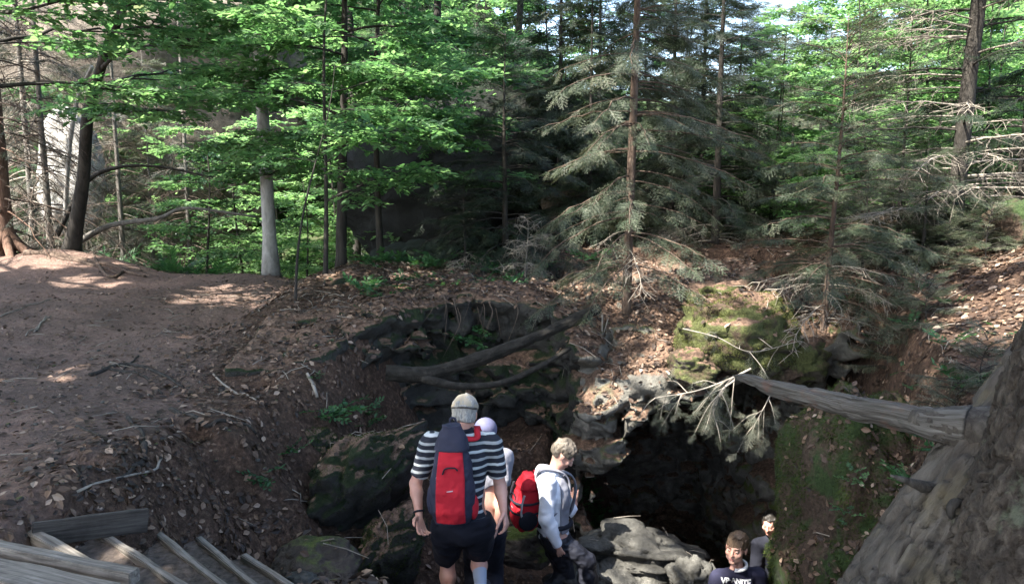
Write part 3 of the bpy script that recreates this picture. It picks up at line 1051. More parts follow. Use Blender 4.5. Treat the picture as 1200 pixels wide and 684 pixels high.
DEAD = m_dead()
DEAD_COLLAR = m_bark('dead_wood_collar', (0.022, 0.019, 0.016), (0.07, 0.06, 0.05), (0.15, 0.135, 0.115), (14, 14, 6), bump=0.9, dist=0.02)
dl = thing('leaning_dead_trunk', 'barkless grey dead trunk leaning against the rough foreground tree', 'dead tree', at(1030, 720, 2.85))
ax = smooth_path([at(985, 850, 2.60), at(1072, 684, 2.95), at(1140, 575, 3.15), at(1222, 455, 3.45), at(1330, 330, 3.85)], 150)
dt_ = part('trunk', trunk_geo(ax, np.linspace(0.235, 0.175, 150), 110, 0, 61, 0.026, 0.5), DEAD, dl)
add_uv(dt_, 150, 110)
lp = smooth_path([at(1136, 502, 3.22), at(1092, 496, 3.32), at(1050, 487, 3.5), at(1005, 479, 3.7), at(950, 465, 3.9), at(905, 454, 4.15), at(880, 445, 4.3), at(858, 440, 4.4)], 90)
lr = np.interp(np.linspace(0, 1, 90), [0, 0.12, 0.2, 0.6, 0.92, 1], [0.095, 0.068, 0.053, 0.047, 0.032, 0.012])
lg = trunk_geo(lp, lr, 40, 0, 67, 0.011, 0.5)
lo_ = part('broken_branch', lg, LOG, dl)
add_uv(lo_, 90, 40)
part('branch_collar', tube(smooth_path([at(1150, 512, 3.22), at(1122, 502, 3.26), at(1096, 497, 3.3), at(1072, 491, 3.38)], 30), 0.05 + 0.085 * (1 - np.linspace(0, 1, 30)) ** 1.6, 24, wob=0.16, seed=71, scale=6), DEAD_COLLAR, dl)
part('branch_stub', tube(smooth_path([at(1092, 574, 3.06), at(1068, 565, 3.0), at(1044, 557, 2.96)], 14), np.linspace(0.034, 0.005, 14), 14, wob=0.15, seed=73, scale=8), DEAD_COLLAR, dl)
kn = at(1120, 598, 2.925)
ring = np.linspace(0, 2 * np.pi, 28)
part('knot', tube(np.stack([kn[0] + 0.028 * np.cos(ring), kn[1] - 0.0 + 0.012 * np.cos(ring), kn[2] + 0.030 * np.sin(ring)], -1), 0.017, 10, cap=False, wob=0.4, seed=75, scale=14), BARK_DARK, dl)

# the big rough tree at the right edge
BARK_BIG = m_bark('rough_flaking_bark', (0.010, 0.008, 0.007), (0.058, 0.047, 0.038), (0.15, 0.125, 0.10), (11, 11, 4.5), bump=1.0, dist=0.03, lich=(0.11, 0.125, 0.085))
bz = hz(2.2, 2.75)
bt = thing('big_rough_tree', 'massive rough barked trunk at the right edge of the photo', 'tree', (2.2, 2.75, bz))
hh = np.concatenate([np.linspace(-0.5, 2.4, 330), np.linspace(2.5, 13, 40)])
bx = np.stack([2.2 + 0.02 * hh + 0.02 * np.sin(hh), 2.75 + 0.015 * hh, bz + hh], -1)
br = np.interp(hh, [-0.5, 0.06, 0.38, 0.62, 0.85, 1.13, 2.2, 13], [0.64, 0.585, 0.505, 0.415, 0.362, 0.327, 0.30, 0.14])
part('trunk', trunk_geo(bx, br, 240, 0, 81, 0.030, 0.9, 0.035, 1.1), BARK_BIG, bt)

# ------------------------------------------------------------------ roots, sticks and stones on the path
def gline(pix, rise=0.0, n=24):
    P = smooth_path([gpt(*p) for p in pix], n)
    P[:, 2] = ground_h(P[:, 0], P[:, 1]) + rise
    return P


for i, (pix, r) in enumerate(((((105, 440), (150, 428), (190, 440), (215, 455)), 0.022), (((120, 432), (165, 440), (190, 462)), 0.016),
                              (((170, 520), (165, 545), (135, 565)), 0.020), (((150, 490), (170, 520), (160, 560)), 0.015),
                              (((60, 545), (95, 560), (100, 580)), 0.014), (((162, 418), (150, 428), (128, 445)), 0.012),
                              (((30, 298), (80, 303), (130, 312), (170, 325)), 0.06), (((20, 288), (70, 290), (110, 300), (150, 318)), 0.05),
                              (((60, 300), (110, 312), (140, 322)), 0.045), (((85, 288), (130, 300), (165, 318)), 0.05),
                              (((200, 480), (240, 500), (270, 495), (300, 510)), 0.018), (((90, 500), (130, 520), (150, 555)), 0.012))):
    P = gline(pix, r * 0.25)
    solo('tree_root', tube(P, r * np.linspace(1, 0.5, len(P)), 8, wob=0.25, seed=i, scale=6), BARK_SPRUCE if r > 0.03 else BARK_DARK,
         'bare brown tree root snaking over the trodden path', 'root', P[0], 'tree roots on the path')
for i, (pix, r) in enumerate(((((40, 390), (55, 372)), 0.008), (((0, 372), (60, 352)), 0.007), (((90, 585), (170, 560), (190, 540)), 0.009),
                              (((360, 440), (372, 470)), 0.014), (((250, 440), (300, 470)), 0.008), (((60, 372), (30, 395)), 0.006))):
    P = gline(pix, 0.012, 10)
    solo('stick', tube(P, r, 6, wob=0.3, seed=i + 30), TWIG_DEAD, 'thin dry stick lying on the bare earth', 'stick', P[0], 'dry sticks on the ground')
for i in range(90):
    g = gpt(rng.uniform(5, 330), rng.uniform(345, 590))
    s = rng.uniform(0.008, 0.024)
    solo('pebble', boulder((g[0], g[1], hz(g[0], g[1]) + s * 0.2), (s, s * rng.uniform(0.7, 1), s * 0.6), 200 + i, sub=2, rot=i), ROCK_GREY if i % 2 else ROCK_BROWN,
         'small stone lying loose on the path', 'stone', g, 'loose stones on the path')
# ------------------------------------------------------------------ foliage templates (length 1 along +y, flat side up)
def leaf_geo(w=0.3):
    V = np.array([(0, 0, 0), (-w, .36, .05), (-w * .72, .72, .03), (0, 1, -.06), (w, .36, .05), (w * .72, .72, .03)], float)
    return V, [np.array([[0, 3, 2, 1], [0, 4, 5, 3]])]


def rotz(a):
    c, s = np.cos(a), np.sin(a)
    z, o = 0 * a, 0 * a + 1
    return np.stack([np.stack([c, -s, z], -1), np.stack([s, c, z], -1), np.stack([z, z, o], -1)], -2)


def rot_any(n, g, spread):
    """small random rotations"""
    a = g.normal(0, spread, (n, 3))
    M = np.tile(np.eye(3), (n, 1, 1))
    M[:, 0, 1], M[:, 1, 0] = -a[:, 2], a[:, 2]
    M[:, 0, 2], M[:, 2, 0] = a[:, 1], -a[:, 1]
    M[:, 1, 2], M[:, 2, 1] = -a[:, 0], a[:, 0]
    return M


def spray_tmpl(seed, n=11, leaf=0.25, ang=0.9, w=0.3, tilt=0.25):
    g = np.random.default_rng(seed)
    t = np.linspace(0.12, 1.0, n)
    a = np.where(np.arange(n) % 2 == 0, 1, -1) * (ang + g.normal(0, 0.15, n))
    a[-1] = 0.1
    M = rotz(a) @ rot_any(n, g, tilt) * (leaf * g.uniform(0.75, 1.2, n))[:, None, None]
    bend = -0.10 * t ** 2
    T = np.stack([0.03 * np.sin(t * 7 + seed), t, bend], -1)
    V, F = inst(leaf_geo(w), M, T)
    tint = np.repeat(g.uniform(-0.25, 0.25, n), 6)
    y = np.array([0, .5, 1.0])
    sv = np.stack([np.concatenate([y * 0 - .008, y * 0 + .008]), np.tile(y, 2), np.tile(-0.10 * y ** 2, 2)], -1)
    sf = np.array([[0, 1, 4, 3], [1, 2, 5, 4]])
    return (np.vstack([V, sv]), [np.vstack([F[0], sf + len(V)])]), np.concatenate([tint, np.full(6, -0.5)])


SPRAYS = [spray_tmpl(s) for s in range(5)]
SPRAYS_BIG = [spray_tmpl(s + 20, 7, 0.42, 0.9) for s in range(4)]
FRONDS = [spray_tmpl(s + 40, 26, 0.24, 1.2, 0.13, 0.12) for s in range(3)]


def twig_needles(seed, subs=4, per=9, nl=0.075, nw=0.009, bare=0.0):
    """a flat spruce branchlet: a stem with side shoots, all set with needles"""
    g = np.random.default_rng(seed)
    tris, V, tint = [], [], []
    shoots = [((0, 0, 0), (0.03, 1, -0.08), 1.0)]
    for k in range(subs):
        for s in (-1, 1):
            t = 0.15 + 0.7 * (k + 0.25 * (s + 1)) / subs
            L = 0.42 * (1 - 0.55 * t)
            shoots.append(((0, t, -0.06 * t), (s * L * 0.72, t + L * 0.72, -0.06 * t - 0.12 * L + g.normal(0, 0.03)), L))
    for a, b, L in shoots:
        a, b = np.array(a), np.array(b)
        d = b - a
        u = unit(d)
        sd_ = unit(np.cross(u, [0, 0, 1]))
        w = 0.007
        n0 = len(V)
        V += [a - sd_ * w, a + sd_ * w, b]
        tris.append([n0, n0 + 1, n0 + 2])
        tint += [-0.6] * 3
        n = max(3, int(per * 2.2 * L * (1 - bare)))
        for i in range(n):
            p = a + d * ((i + 0.5) / n)
            for s in (-1, 1):
                r = g.normal(0, 0.55)
                q = unit(sd_ * s * math.cos(r) + np.array([0, 0, 1]) * (math.sin(r) + 0.25) + u * 1.0)
                c = np.cross(q, [0.1, 0.2, 1])
                c = unit(c) * nw
                n0 = len(V)
                V += [p - c, p + c, p + q * nl * g.uniform(0.8, 1.2)]
                tris.append([n0, n0 + 1, n0 + 2])
                tint += [g.uniform(-0.2, 0.25)] * 3
    return (np.array(V), [np.array(tris)]), np.array(tint)


NTWIG = [twig_needles(s) for s in range(4)]
NTWIG_BIG = [twig_needles(s + 9, 3, 6, 0.11, 0.017) for s in range(3)]
NTWIG_SPARSE = [twig_needles(s + 15, 4, 9, 0.06, 0.008, 0.6) for s in range(3)]


def spread(tmpls, P, D, U, S, g, tint_mu, tint_sd=0.22, roll=None):
    """scatter templates: positions P, directions D, up vectors U, sizes S"""
    out, tn = [], []
    k = g.integers(0, len(tmpls), len(P))
    M = frames(D, U, roll) * S[:, None, None]
    base = g.normal(tint_mu, tint_sd, len(P))
    for i, (tm, tt) in enumerate(tmpls):
        s = k == i
        if s.any():
            out.append(inst(tm, M[s], P[s]))
            tn.append((base[s][:, None] + tt[None]).ravel())
    V, F = join(out)
    return (V, F), np.clip(np.concatenate(tn), 0, 1)


# ---- sun gaps: openings cut in the leaf crowns along sun rays to chosen spots
GAPS = []


def gap(px, py, Y, r):
    GAPS.append((at(px, py, Y), r))


def in_gap(P):
    m = np.zeros(len(P), bool)
    for c, r in GAPS:
        v = P - c
        t = v @ SUN
        d = np.linalg.norm(v - t[:, None] * SUN, axis=1)
        m |= (d < r + 0.12) & (t > 0)
    return m


def stem_path(base, H, lean, wig, g, n=24):
    h = np.linspace(0, 1, n)
    a = g.uniform(0, 6.28, 2)
    return np.stack([base[0] + lean[0] * h ** 1.3 + wig * np.sin(h * 5 + a[0]) * h, base[1] + lean[1] * h ** 1.3 + wig * np.sin(h * 4 + a[1]) * h, base[2] + H * h], -1)


def beech(name, label, base, H, r0, z0, L, nl, seed, leafmat, bark, lean=(0, 0), wig=0.1, spray=0.42, dens=1.0, mu=0.5, tm=None, group=None, cat='tree',
          el=(0.05, 0.5), path=None, az=None, carve_gaps=False, root=None, secs=5):
    """a broad-leaved tree: stem, limbs that level out, sprays of leaves in flat layers"""
    g = np.random.default_rng(seed)
    base = np.array([base[0], base[1], base[2] - 0.1])
    S = stem_path(base, H, lean, wig, g) if path is None else np.asarray(path)
    n = len(S)
    tubes = [tube(S, r0 * np.linspace(1.0, 0.18, n) * (1 + 0.5 * np.exp(-np.linspace(0, 1, n) * 30)), 12 if r0 > 0.05 else 8, wob=0.12, seed=seed)]
    P, D, U, Sz = [], [], [], []
    for i in range(nl):
        f = (i + g.uniform(0.1, 0.9)) / nl
        zt = z0 + (H - z0) * f
        s = np.clip(zt / H, 0, 0.999) * (n - 1)
        o = S[int(s)] + (S[min(int(s) + 1, n - 1)] - S[int(s)]) * (s % 1)
        a = i * 2.4 + g.normal(0, 0.35) if az is None else g.uniform(*az)
        e = g.uniform(*el)
        ll = L * (1 - 0.55 * f ** 1.5) * g.uniform(0.75, 1.15)
        d0 = np.array([math.cos(a) * math.cos(e), math.sin(a) * math.cos(e), math.sin(e)])
        m = 12
        t = np.linspace(0, 1, m)[:, None]
        lp_ = o + d0 * ll * t + np.array([0, 0, -1]) * (0.16 * ll * t ** 2) + g.normal(0, 0.02 * ll, (m, 3)) * t
        r = r0 * 0.34 * (1 - 0.5 * f)
        tubes.append(tube(lp_, np.linspace(r, 0.004, m), 6, cap=False))
        segs = [(lp_, 0.3)]
        for q in range(secs):
            ts = 0.25 + 0.7 * (q + g.random()) / secs
            k = int(ts * (m - 1))
            sa = a + (1 if q % 2 else -1) * g.uniform(0.5, 1.1)
            sl = ll * 0.5 * (1.15 - ts) + 0.15
            t2 = np.linspace(0, 1, 6)[:, None]
            sp = lp_[k] + np.array([math.cos(sa), math.sin(sa), 0.08]) * sl * t2 + np.array([0, 0, -0.12 * sl]) * t2 ** 2
            tubes.append(tube(sp, np.linspace(max(r * 0.4, 0.004), 0.003, 6), 4, cap=False))
            segs.append((sp, 0.15))
        for sp, st_ in segs:
            Ls = np.linalg.norm(sp[-1] - sp[0])
            c = max(2, int(dens * 2.6 * Ls * (1 - st_) / spray + 1))
            dv = sp[-1] - sp[0]
            ah = math.atan2(dv[1], dv[0])
            for j in range(c):
                tt = st_ + (1 - st_) * (j + g.random()) / c
                k = min(int(tt * (len(sp) - 1)), len(sp) - 2)
                b = sp[k] + (sp[k + 1] - sp[k]) * (tt * (len(sp) - 1) - k)
                for sgn in (-1, 1):
                    an = ah + sgn * g.uniform(0.25, 1.1)
                    P.append(b + g.normal(0, 0.03, 3))
                    D.append((math.cos(an), math.sin(an), g.normal(-0.10, 0.16)))
                    Sz.append(spray * g.uniform(0.7, 1.25))
    P, D, Sz = np.array(P), np.array(D), np.array(Sz)
    if carve_gaps:
        k = ~in_gap(P + 0.5 * D * Sz[:, None])
        P, D, Sz = P[k], D[k], Sz[k]
    up = np.array([0, 0, 1.0]) + g.normal(0, 0.22, (len(P), 3))
    geo, tint = spread(tm or SPRAYS, P, D, up, Sz, g, mu)
    r_ = thing(name, label, cat, base + [0, 0, 0.1], group)
    part('trunk', join(tubes), bark, r_)
    part('crown', geo, leafmat, r_, False, tint)
    return r_


def spruce_branch(o, a, L, droop, g, rise=0.15):
    m = 10
    t = np.linspace(0, 1, m)[:, None]
    return o + np.array([math.cos(a), math.sin(a), rise]) * L * t + np.array([0, 0, -droop * L]) * t ** 1.8 + g.normal(0, 0.012 * L, (m, 3)) * t


def spruce(name, label, base, H, r0, L, seed, mat, bark, z0=0.15, dead=0.3, step=0.24, lean=(0, 0), twig=0.32, dens=1.0, mu=0.45, tm=None, group=None,
           whorl=(4, 6), droop=0.35, cone=0.9, bare_mat=None, drymat=None, rise=0.15, lmin=0.25, wig=0.02, hang=0.25, deadlen=0.8, topz=None):
    """a spruce: whorls of drooping branches set with needled twigs; the lowest ones dead and bare"""
    g = np.random.default_rng(seed)
    base = np.array([base[0], base[1], base[2] - 0.08])
    S = stem_path(base, H, lean, wig, g, 30)
    tubes = [tube(S, r0 * np.linspace(1, 0.08, 30), 12, wob=0.10, seed=seed)]
    twigs = []
    P, D, U, Sz, Dry = [], [], [], [], []
    z = z0
    while z < (topz or H * 0.98):
        f = z / H
        k = f * 29
        o = S[int(k)] + (S[min(int(k) + 1, 29)] - S[int(k)]) * (k % 1)
        for q in range(g.integers(*whorl)):
            a = g.uniform(0, 6.28)
            ll = (lmin + (L - lmin) * (1 - f) ** cone) * g.uniform(0.6, 1.15)
            isdead = f < dead and g.random() < (0.9 if f < dead * 0.6 else 0.5)
            if isdead:
                ll *= deadlen
            bp = spruce_branch(o + [0, 0, g.normal(0, 0.05)], a, ll, droop * g.uniform(0.6, 1.3) * (1 - 0.6 * f), g, rise + 0.5 * f ** 2)
            (twigs if isdead else tubes).append(tube(bp, np.linspace(max(0.009 * ll, 0.004), 0.0025, 10), 5, cap=False))
            c = max(3, int(dens * 2.4 * ll / twig))
            for j in range(c):
                tt = 0.2 + 0.8 * (j + g.random()) / c
                kk = min(int(tt * 9), 8)
                b = bp[kk] + (bp[kk + 1] - bp[kk]) * (tt * 9 - kk)
                dv = unit(bp[kk + 1] - bp[kk])
                for sgn in (-1, 1):
                    an = sgn * g.uniform(0.6, 1.15)
                    d = np.array([dv[0] * math.cos(an) - dv[1] * math.sin(an), dv[0] * math.sin(an) + dv[1] * math.cos(an), dv[2] - hang * g.uniform(0.3, 1.6)])
                    s = twig * g.uniform(0.65, 1.2) * (1.15 - 0.5 * tt)
                    if isdead:
                        e = b + unit(d) * s * 1.1
                        mid = (b + e) / 2 + g.normal(0, 0.03, 3)
                        twigs.append(tube(np.array([b, mid, e]), [0.0035, 0.003, 0.0015], 3, cap=False))
                        for _ in range(2):
                            h = b + (e - b) * g.uniform(0.2, 0.9)
                            twigs.append(tube(np.array([h, h + g.normal(0, 0.06, 3) + [0, 0, -0.05]]), [0.0025, 0.001], 3, cap=False))
                    else:
                        P.append(b)
                        D.append(d)
                        Sz.append(s)
            if not isdead:
                P.append(bp[8])
                D.append(bp[9] - bp[7])
                Sz.append(twig)
        z += step * g.uniform(0.7, 1.3)
    r_ = thing(name, label, 'tree', base + [0, 0, 0.08], group)
    part('trunk', join(tubes), bark, r_)
    if twigs:
        part('dead_branches', join(twigs), bare_mat or TWIG_DEAD, r_)
    if P:
        P, D, Sz = np.array(P), np.array(D), np.array(Sz)
        up = np.array([0, 0, 1.0]) + g.normal(0, 0.35, (len(P), 3))
        geo, tint = spread(tm or NTWIG, P, D, up, Sz, g, mu)
        part('crown', geo, mat, r_, False, tint)
    return r_


def dup(o, loc, rz, sc, label=None, group=None):
    c = copy_tree(o)
    c.location = [float(v) for v in loc]
    c.rotation_euler = (0, 0, rz)
    c.scale = (sc, sc, sc)
    if label:
        c['label'] = label
    if group:
        c['group'] = group
    return c


def on(px, Y, x=None):
    """a spot on the ground Y metres ahead, in the column of photo pixel px"""
    x = (px - 600) / FPX * Y * 1.0 if x is None else x
    return np.array([x, Y, hz(x, Y)])


def onpx(px, Y):
    # column px at the height of the ground: perspective with the camera's pitch
    z = hz((px - 600) / FPX * Y, Y)
    for _ in range(3):
        v = 0.0
        lo_a, hi_a = -900.0, 1600.0
        for _ in range(40):
            mid = (lo_a + hi_a) / 2
            if at(px, mid, Y)[2] > z:
                lo_a = mid
            else:
                hi_a = mid
        x = at(px, mid, Y)[0]
        z = hz(x, Y)
    return np.array([x, Y, z])
# ------------------------------------------------------------------ spots to be sunlit: the crowns are cut open towards the sun
for gp in ((845, 388, 7.4, 0.5), (905, 400, 7.6, 0.28), (752, 405, 7.9, 0.34), (735, 250, 8.3, 0.7), (735, 330, 8.2, 0.4), (965, 240, 7.3, 0.45), (950, 330, 7.4, 0.3), (1090, 200, 8.5, 0.8), (690, 260, 8.2, 0.5), (790, 290, 8.3, 0.5),
           (730, 340, 10, 0.4), (650, 575, 6.25, 0.60), (862, 642, 5.8, 0.48), (735, 612, 6.7, 0.2), (720, 500, 7.3, 0.5), (770, 505, 7.3, 0.28), (600, 328, 10.5, 0.2),
           (650, 335, 10.5, 0.35), (695, 335, 10.5, 0.3), (150, 60, 10, 1.5), (250, 120, 10, 1.6), (60, 60, 10, 1.0), (100, 330, 12, 0.5), (220, 345, 10.5, 0.35), (30, 400, 9, 0.25), (925, 385, 8.0, 0.3), (985, 345, 9.0, 0.45), (1165, 345, 5.8, 0.4), (1120, 400, 5.8, 0.15), (1010, 560, 5.0, .12),
           (920, 460, 4.05, 0.14), (1040, 488, 3.5, 0.10), (1125, 530, 3.1, 0.10), (1090, 620, 3.0, 0.06), (820, 455, 6.8, 0.6),
           (60, 320, 14, 1.3), (110, 300, 15, 1.0), (0, 260, 14, 1.0), (80, 210, 18.5, 1.0), (450, 100, 10, 2.4), (560, 150, 10.5, 1.6), (350, 200, 11, 1.8), (300, 300, 12, 0.8), (380, 240, 11, 1.2),
           (1000, 180, 15, 2.5), (1130, 150, 14, 2.0), (930, 150, 16, 2.5), (180, 230, 20, 2.5), (320, 150, 20, 1.5), (265, 395, 8.5, 0.35), (560, 672, 5.6, .12), (600, 680, 5.6, .2)):
    gap(*gp)

# ------------------------------------------------------------------ young beeches in front
beech('young_beech', 'slim dark stemmed young beech with bright green leaf layers at the gully rim', onpx(400, 12.2), 6.8, 0.085, 1.2, 2.7, 20, 101, LEAF_BEECH, BARK_DARK, (0.3, 0), 0.08, 0.40, 1.0, 0.62)
beech('young_beech', 'thin beech sapling standing nearest the leafy rim right of the path', onpx(381, 9.6), 4.6, 0.030, 0.95, 1.9, 15, 103, LEAF_BEECH, BARK_DARK, (0.25, 0.1), 0.10, 0.34, 0.9, 0.55)
beech('beech_sapling', 'crooked thin sapling growing out of the leaf bank above the hump', onpx(346, 8.2), 2.6, 0.017, 1.3, 0.8, 6, 107, LEAF_BEECH, BARK_DARK, (0.38, 0.3), 0.10, 0.26, 0.7, 0.45)
beech('young_beech', 'beech whose long leafy boughs spread across the top of the dark boulder', onpx(446, 13.0), 6.5, 0.06, 1.9, 2.9, 20, 109, LEAF_BEECH, BARK_DARK, (0.1, -0.4), 0.12, 0.42, 1.05, 0.66)
T2 = smooth_path([onpx(82, 14.2) - [0, 0, .1], at(97, 215, 14.0), at(104, 130, 13.6), at(128, 50, 13.2), at(150, -10, 12.9), at(172, -120, 12.5), at(180, -300, 12.4)], 30)
beech('leaning_tree', 'dark curved trunk leaning right beside the path with leafy boughs', T2[0], 7.2, 0.125, 2.2, 3.2, 16, 113, LEAF_BEECH, BARK_DARK, spray=0.42, dens=0.8, mu=0.62, path=T2, az=(-1.2, 1.4))
b_ = onpx(-40, 9.5)
beech('overhanging_beech', 'beech at the left edge whose leafy boughs reach in over the path', b_, 7.5, 0.10, 2.6, 3.4, 16, 127, LEAF_BEECH, BARK_DARK, spray=0.40, dens=0.75, mu=0.6, az=(-0.7, 1.0))

# ------------------------------------------------------------------ spruces in front
spruce('young_spruce', 'straight young spruce in the sun above the cave with thin bare lower branches', at(734, 369, 8.15), 7.0, 0.055, 1.28, 201, NEEDLE, BARK_SPRUCE, 0.62, 0.13, 0.21, (0.10, 0), 0.26, 1.2, 0.6, droop=0.45, cone=0.3, whorl=(5, 7), deadlen=0.6, rise=0.05, hang=0.4)
spruce('small_spruce', 'small thin spruce with greyish drooping twigs on the bank right of the mossy boulder', at(963, 418, 7.5), 3.3, 0.036, 1.1, 203, NEEDLE, BARK_SPRUCE, 0.5, 0.30, 0.16, (0.08, 0), 0.26, 1.2, 0.5, droop=0.45, cone=0.55, whorl=(5, 7), deadlen=0.7)
spruce('tall_spruce', 'tall dark spruce trunk with level bare branches on the right bank', onpx(1114, 8.4), 11.0, 0.09, 1.9, 207, NEEDLE_DARK, BARK_DARK, 0.5, 0.25, 0.21, (0.55, 0), 0.32, 0.9, 0.5, droop=0.22, topz=7)
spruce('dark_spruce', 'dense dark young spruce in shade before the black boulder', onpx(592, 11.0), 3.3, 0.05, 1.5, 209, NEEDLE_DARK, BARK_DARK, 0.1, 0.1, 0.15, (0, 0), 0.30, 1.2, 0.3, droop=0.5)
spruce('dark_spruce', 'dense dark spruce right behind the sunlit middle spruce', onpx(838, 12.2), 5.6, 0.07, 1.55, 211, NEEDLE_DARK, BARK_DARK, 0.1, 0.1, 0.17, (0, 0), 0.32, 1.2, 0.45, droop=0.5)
spruce('bare_spruce', 'small half dead spruce with bare grey twigs beside the small thin one', onpx(1050, 9.2), 2.9, 0.03, 0.95, 213, NEEDLE, BARK_DARK, 0.1, 0.45, 0.15, (0, 0), 0.26, 0.8, 0.5)
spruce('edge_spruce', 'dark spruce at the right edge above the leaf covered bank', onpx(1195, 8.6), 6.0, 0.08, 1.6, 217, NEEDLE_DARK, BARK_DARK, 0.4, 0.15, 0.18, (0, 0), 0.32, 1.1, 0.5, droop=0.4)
spruce('dead_seedling', 'knee high dead spruce seedling with bare twigs on the headwall edge', onpx(616, 10.1), 0.95, 0.018, 0.42, 219, NEEDLE, BARK_GREY, 0.25, 1.0, 0.14, (0.02, 0), 0.14)
for px, Y, H, lab, sd in ((8, 14.0, 13, 'reddish brown trunk with root flare at the left edge of the photo', 221), (44, 16.5, 11, 'thin spruce with hanging dead twigs before the pale rock pillar', 223),
                          (62, 15.6, 9, 'second thin dead twigged spruce beside the pale rock pillar', 225), (150, 18.5, 10, 'spruce hung with brown dry branches behind the curved trunk', 227),
                          (228, 20.0, 12, 'thin grey spruce trunk behind the low curved branches', 229)):
    spruce('dry_spruce', lab, onpx(px, Y), H, 0.15 if px < 20 else 0.075, 2.1, sd, NEEDLE_DARK, BARK_PINE if px < 20 else BARK_GREY, 0.6, 0.75 if px < 200 else 0.6, 0.24, (0.05, 0), 0.34, 0.7, 0.4,
           bare_mat=TWIG_BROWN if px != 44 else TWIG_DEAD, droop=0.7, deadlen=1.0, topz=6.5, rise=0.02)
# the root flare of the left trunk
pb = onpx(8, 14.0)
FL = [tube(smooth_path([pb + [0, 0, 0.55], pb + [0.12 * math.cos(a), 0.12 * math.sin(a), 0.28], pb + [0.38 * math.cos(a), 0.38 * math.sin(a), 0.05], pb + [0.8 * math.cos(a), 0.8 * math.sin(a), -0.08]], 16), np.linspace(0.11, 0.05, 16), 10, wob=0.2, seed=i)
      for i, a in enumerate((-2.6, -1.7, -0.9, -0.1, 0.9, 2.2))]
rt_ = [o for o in COL.objects if o.get('label', '').startswith('reddish brown trunk')][0]
part('root_flare', join(FL), BARK_PINE, rt_)


def pale_trunk(px, Y, H, r, label, mat, seed, lean=(0, 0)):
    """a tall forest tree of which only the clean trunk comes into view; its crown is high overhead"""
    b = onpx(px, Y)
    return beech('tall_beech', label, b, H, r, H * 0.55, 3.6, 14, seed, LEAF_BEECH, mat, lean, 0.12, 0.62, 0.7, 0.5, SPRAYS_BIG, carve_gaps=True)


pale_trunk(318, 13.4, 17, 0.112, 'tall pale grey trunk standing beyond the end of the path', BARK_PALE, 301, (-0.35, 0))
pale_trunk(420, 19, 15, 0.11, 'slim dark trunk high behind the bright beech leaves', BARK_DARK, 303, (0.2, 0))
pale_trunk(516, 20, 16, 0.13, 'dark trunk above the black boulder', BARK_DARK, 305)
pale_trunk(600, 22, 16, 0.12, 'dark slanting trunk left of the sunlit middle spruce', BARK_DARK, 307, (0.9, 0))

# low bowed branches over the path's end
bw = solo('bowed_branch', tube(smooth_path([at(92, 283, 14.6), at(130, 264, 14.5), at(185, 256, 14.5), at(220, 244, 14.6), at(300, 254, 14.8)], 30), np.linspace(0.06, 0.02, 30), 8, wob=0.12, seed=3),
          BARK_GREY, 'pale bowed branch arching low behind the curved trunk', 'branch', at(92, 283, 14.6))
solo('bowed_branch', tube(smooth_path([at(66, 276, 14.4), at(100, 215, 14.5), at(140, 196, 14.6), at(190, 196, 14.8), at(250, 208, 15)], 30), np.linspace(0.05, 0.014, 30), 8, wob=0.12, seed=5),
     BARK_DARK, 'thin dark branch arching above the pale bowed one', 'branch', at(66, 276, 14.4))
solo('bowed_branch', tube(smooth_path([at(76, 270, 15.6), at(80, 190, 15.4), at(90, 120, 15.2), at(108, 78, 15.0)], 30), np.linspace(0.05, 0.03, 30), 8, wob=0.12, seed=7),
     BARK_PALE, 'pale bent stem rising left of the curved trunk', 'branch', at(76, 270, 15.6))

for px, Y, H, lab, sd in ((545, 10.9, 1.5, 'waist high dark spruce left of the dead spruce seedling', 241), (672, 9.6, 1.2, 'small drooping spruce between the dead seedling and the middle spruce', 243), (872, 13.0, 2.4, 'young spruce just behind the mossy boulder', 245),
                          (1010, 8.6, 1.5, 'young spruce right of the small thin spruce', 247), (1080, 8.0, 1.3, 'young spruce before the tall dark trunk on the bank', 249), (800, 12.8, 2.8, 'man high young spruce right behind the middle spruce', 251)):
    spruce('small_spruce', lab, onpx(px, Y), H, 0.02, 0.75, sd, NEEDLE_DARK if px < 600 else NEEDLE, BARK_DARK, 0.08, 0.2, 0.13, (0, 0), 0.22, 1.1, 0.5, droop=0.5, lmin=0.15, cone=0.7)

# ------------------------------------------------------------------ the wood behind: four kinds, each set out again and again
def far_pos(px, Y):
    return onpx(px, Y)


BB = beech('background_beech', 'x', (0, 0, 0), 6.5, 0.06, 0.5, 2.5, 20, 401, LEAF_BEECH, BARK_DARK, (0.2, 0), 0.15, 0.52, 0.52, 0.85, SPRAYS)
BD = beech('background_beech', 'x', (0, 0, 0), 7.0, 0.07, 0.8, 2.8, 20, 403, LEAF_DARK, BARK_DARK, (-0.2, 0), 0.15, 0.56, 0.62, 0.6, SPRAYS)
BS = spruce('background_spruce', 'x', (0, 0, 0), 8.5, 0.07, 2.1, 405, NEEDLE_DARK, BARK_DARK, 0.2, 0.05, 0.24, (0, 0), 0.44, 1.15, 0.6, NTWIG_BIG, droop=0.55)
BG = spruce('background_spruce', 'x', (0, 0, 0), 8.0, 0.06, 2.0, 407, NEEDLE, BARK_GREY, 0.2, 0.15, 0.26, (0, 0), 0.42, 1.1, 0.7, NTWIG_BIG, droop=0.6)
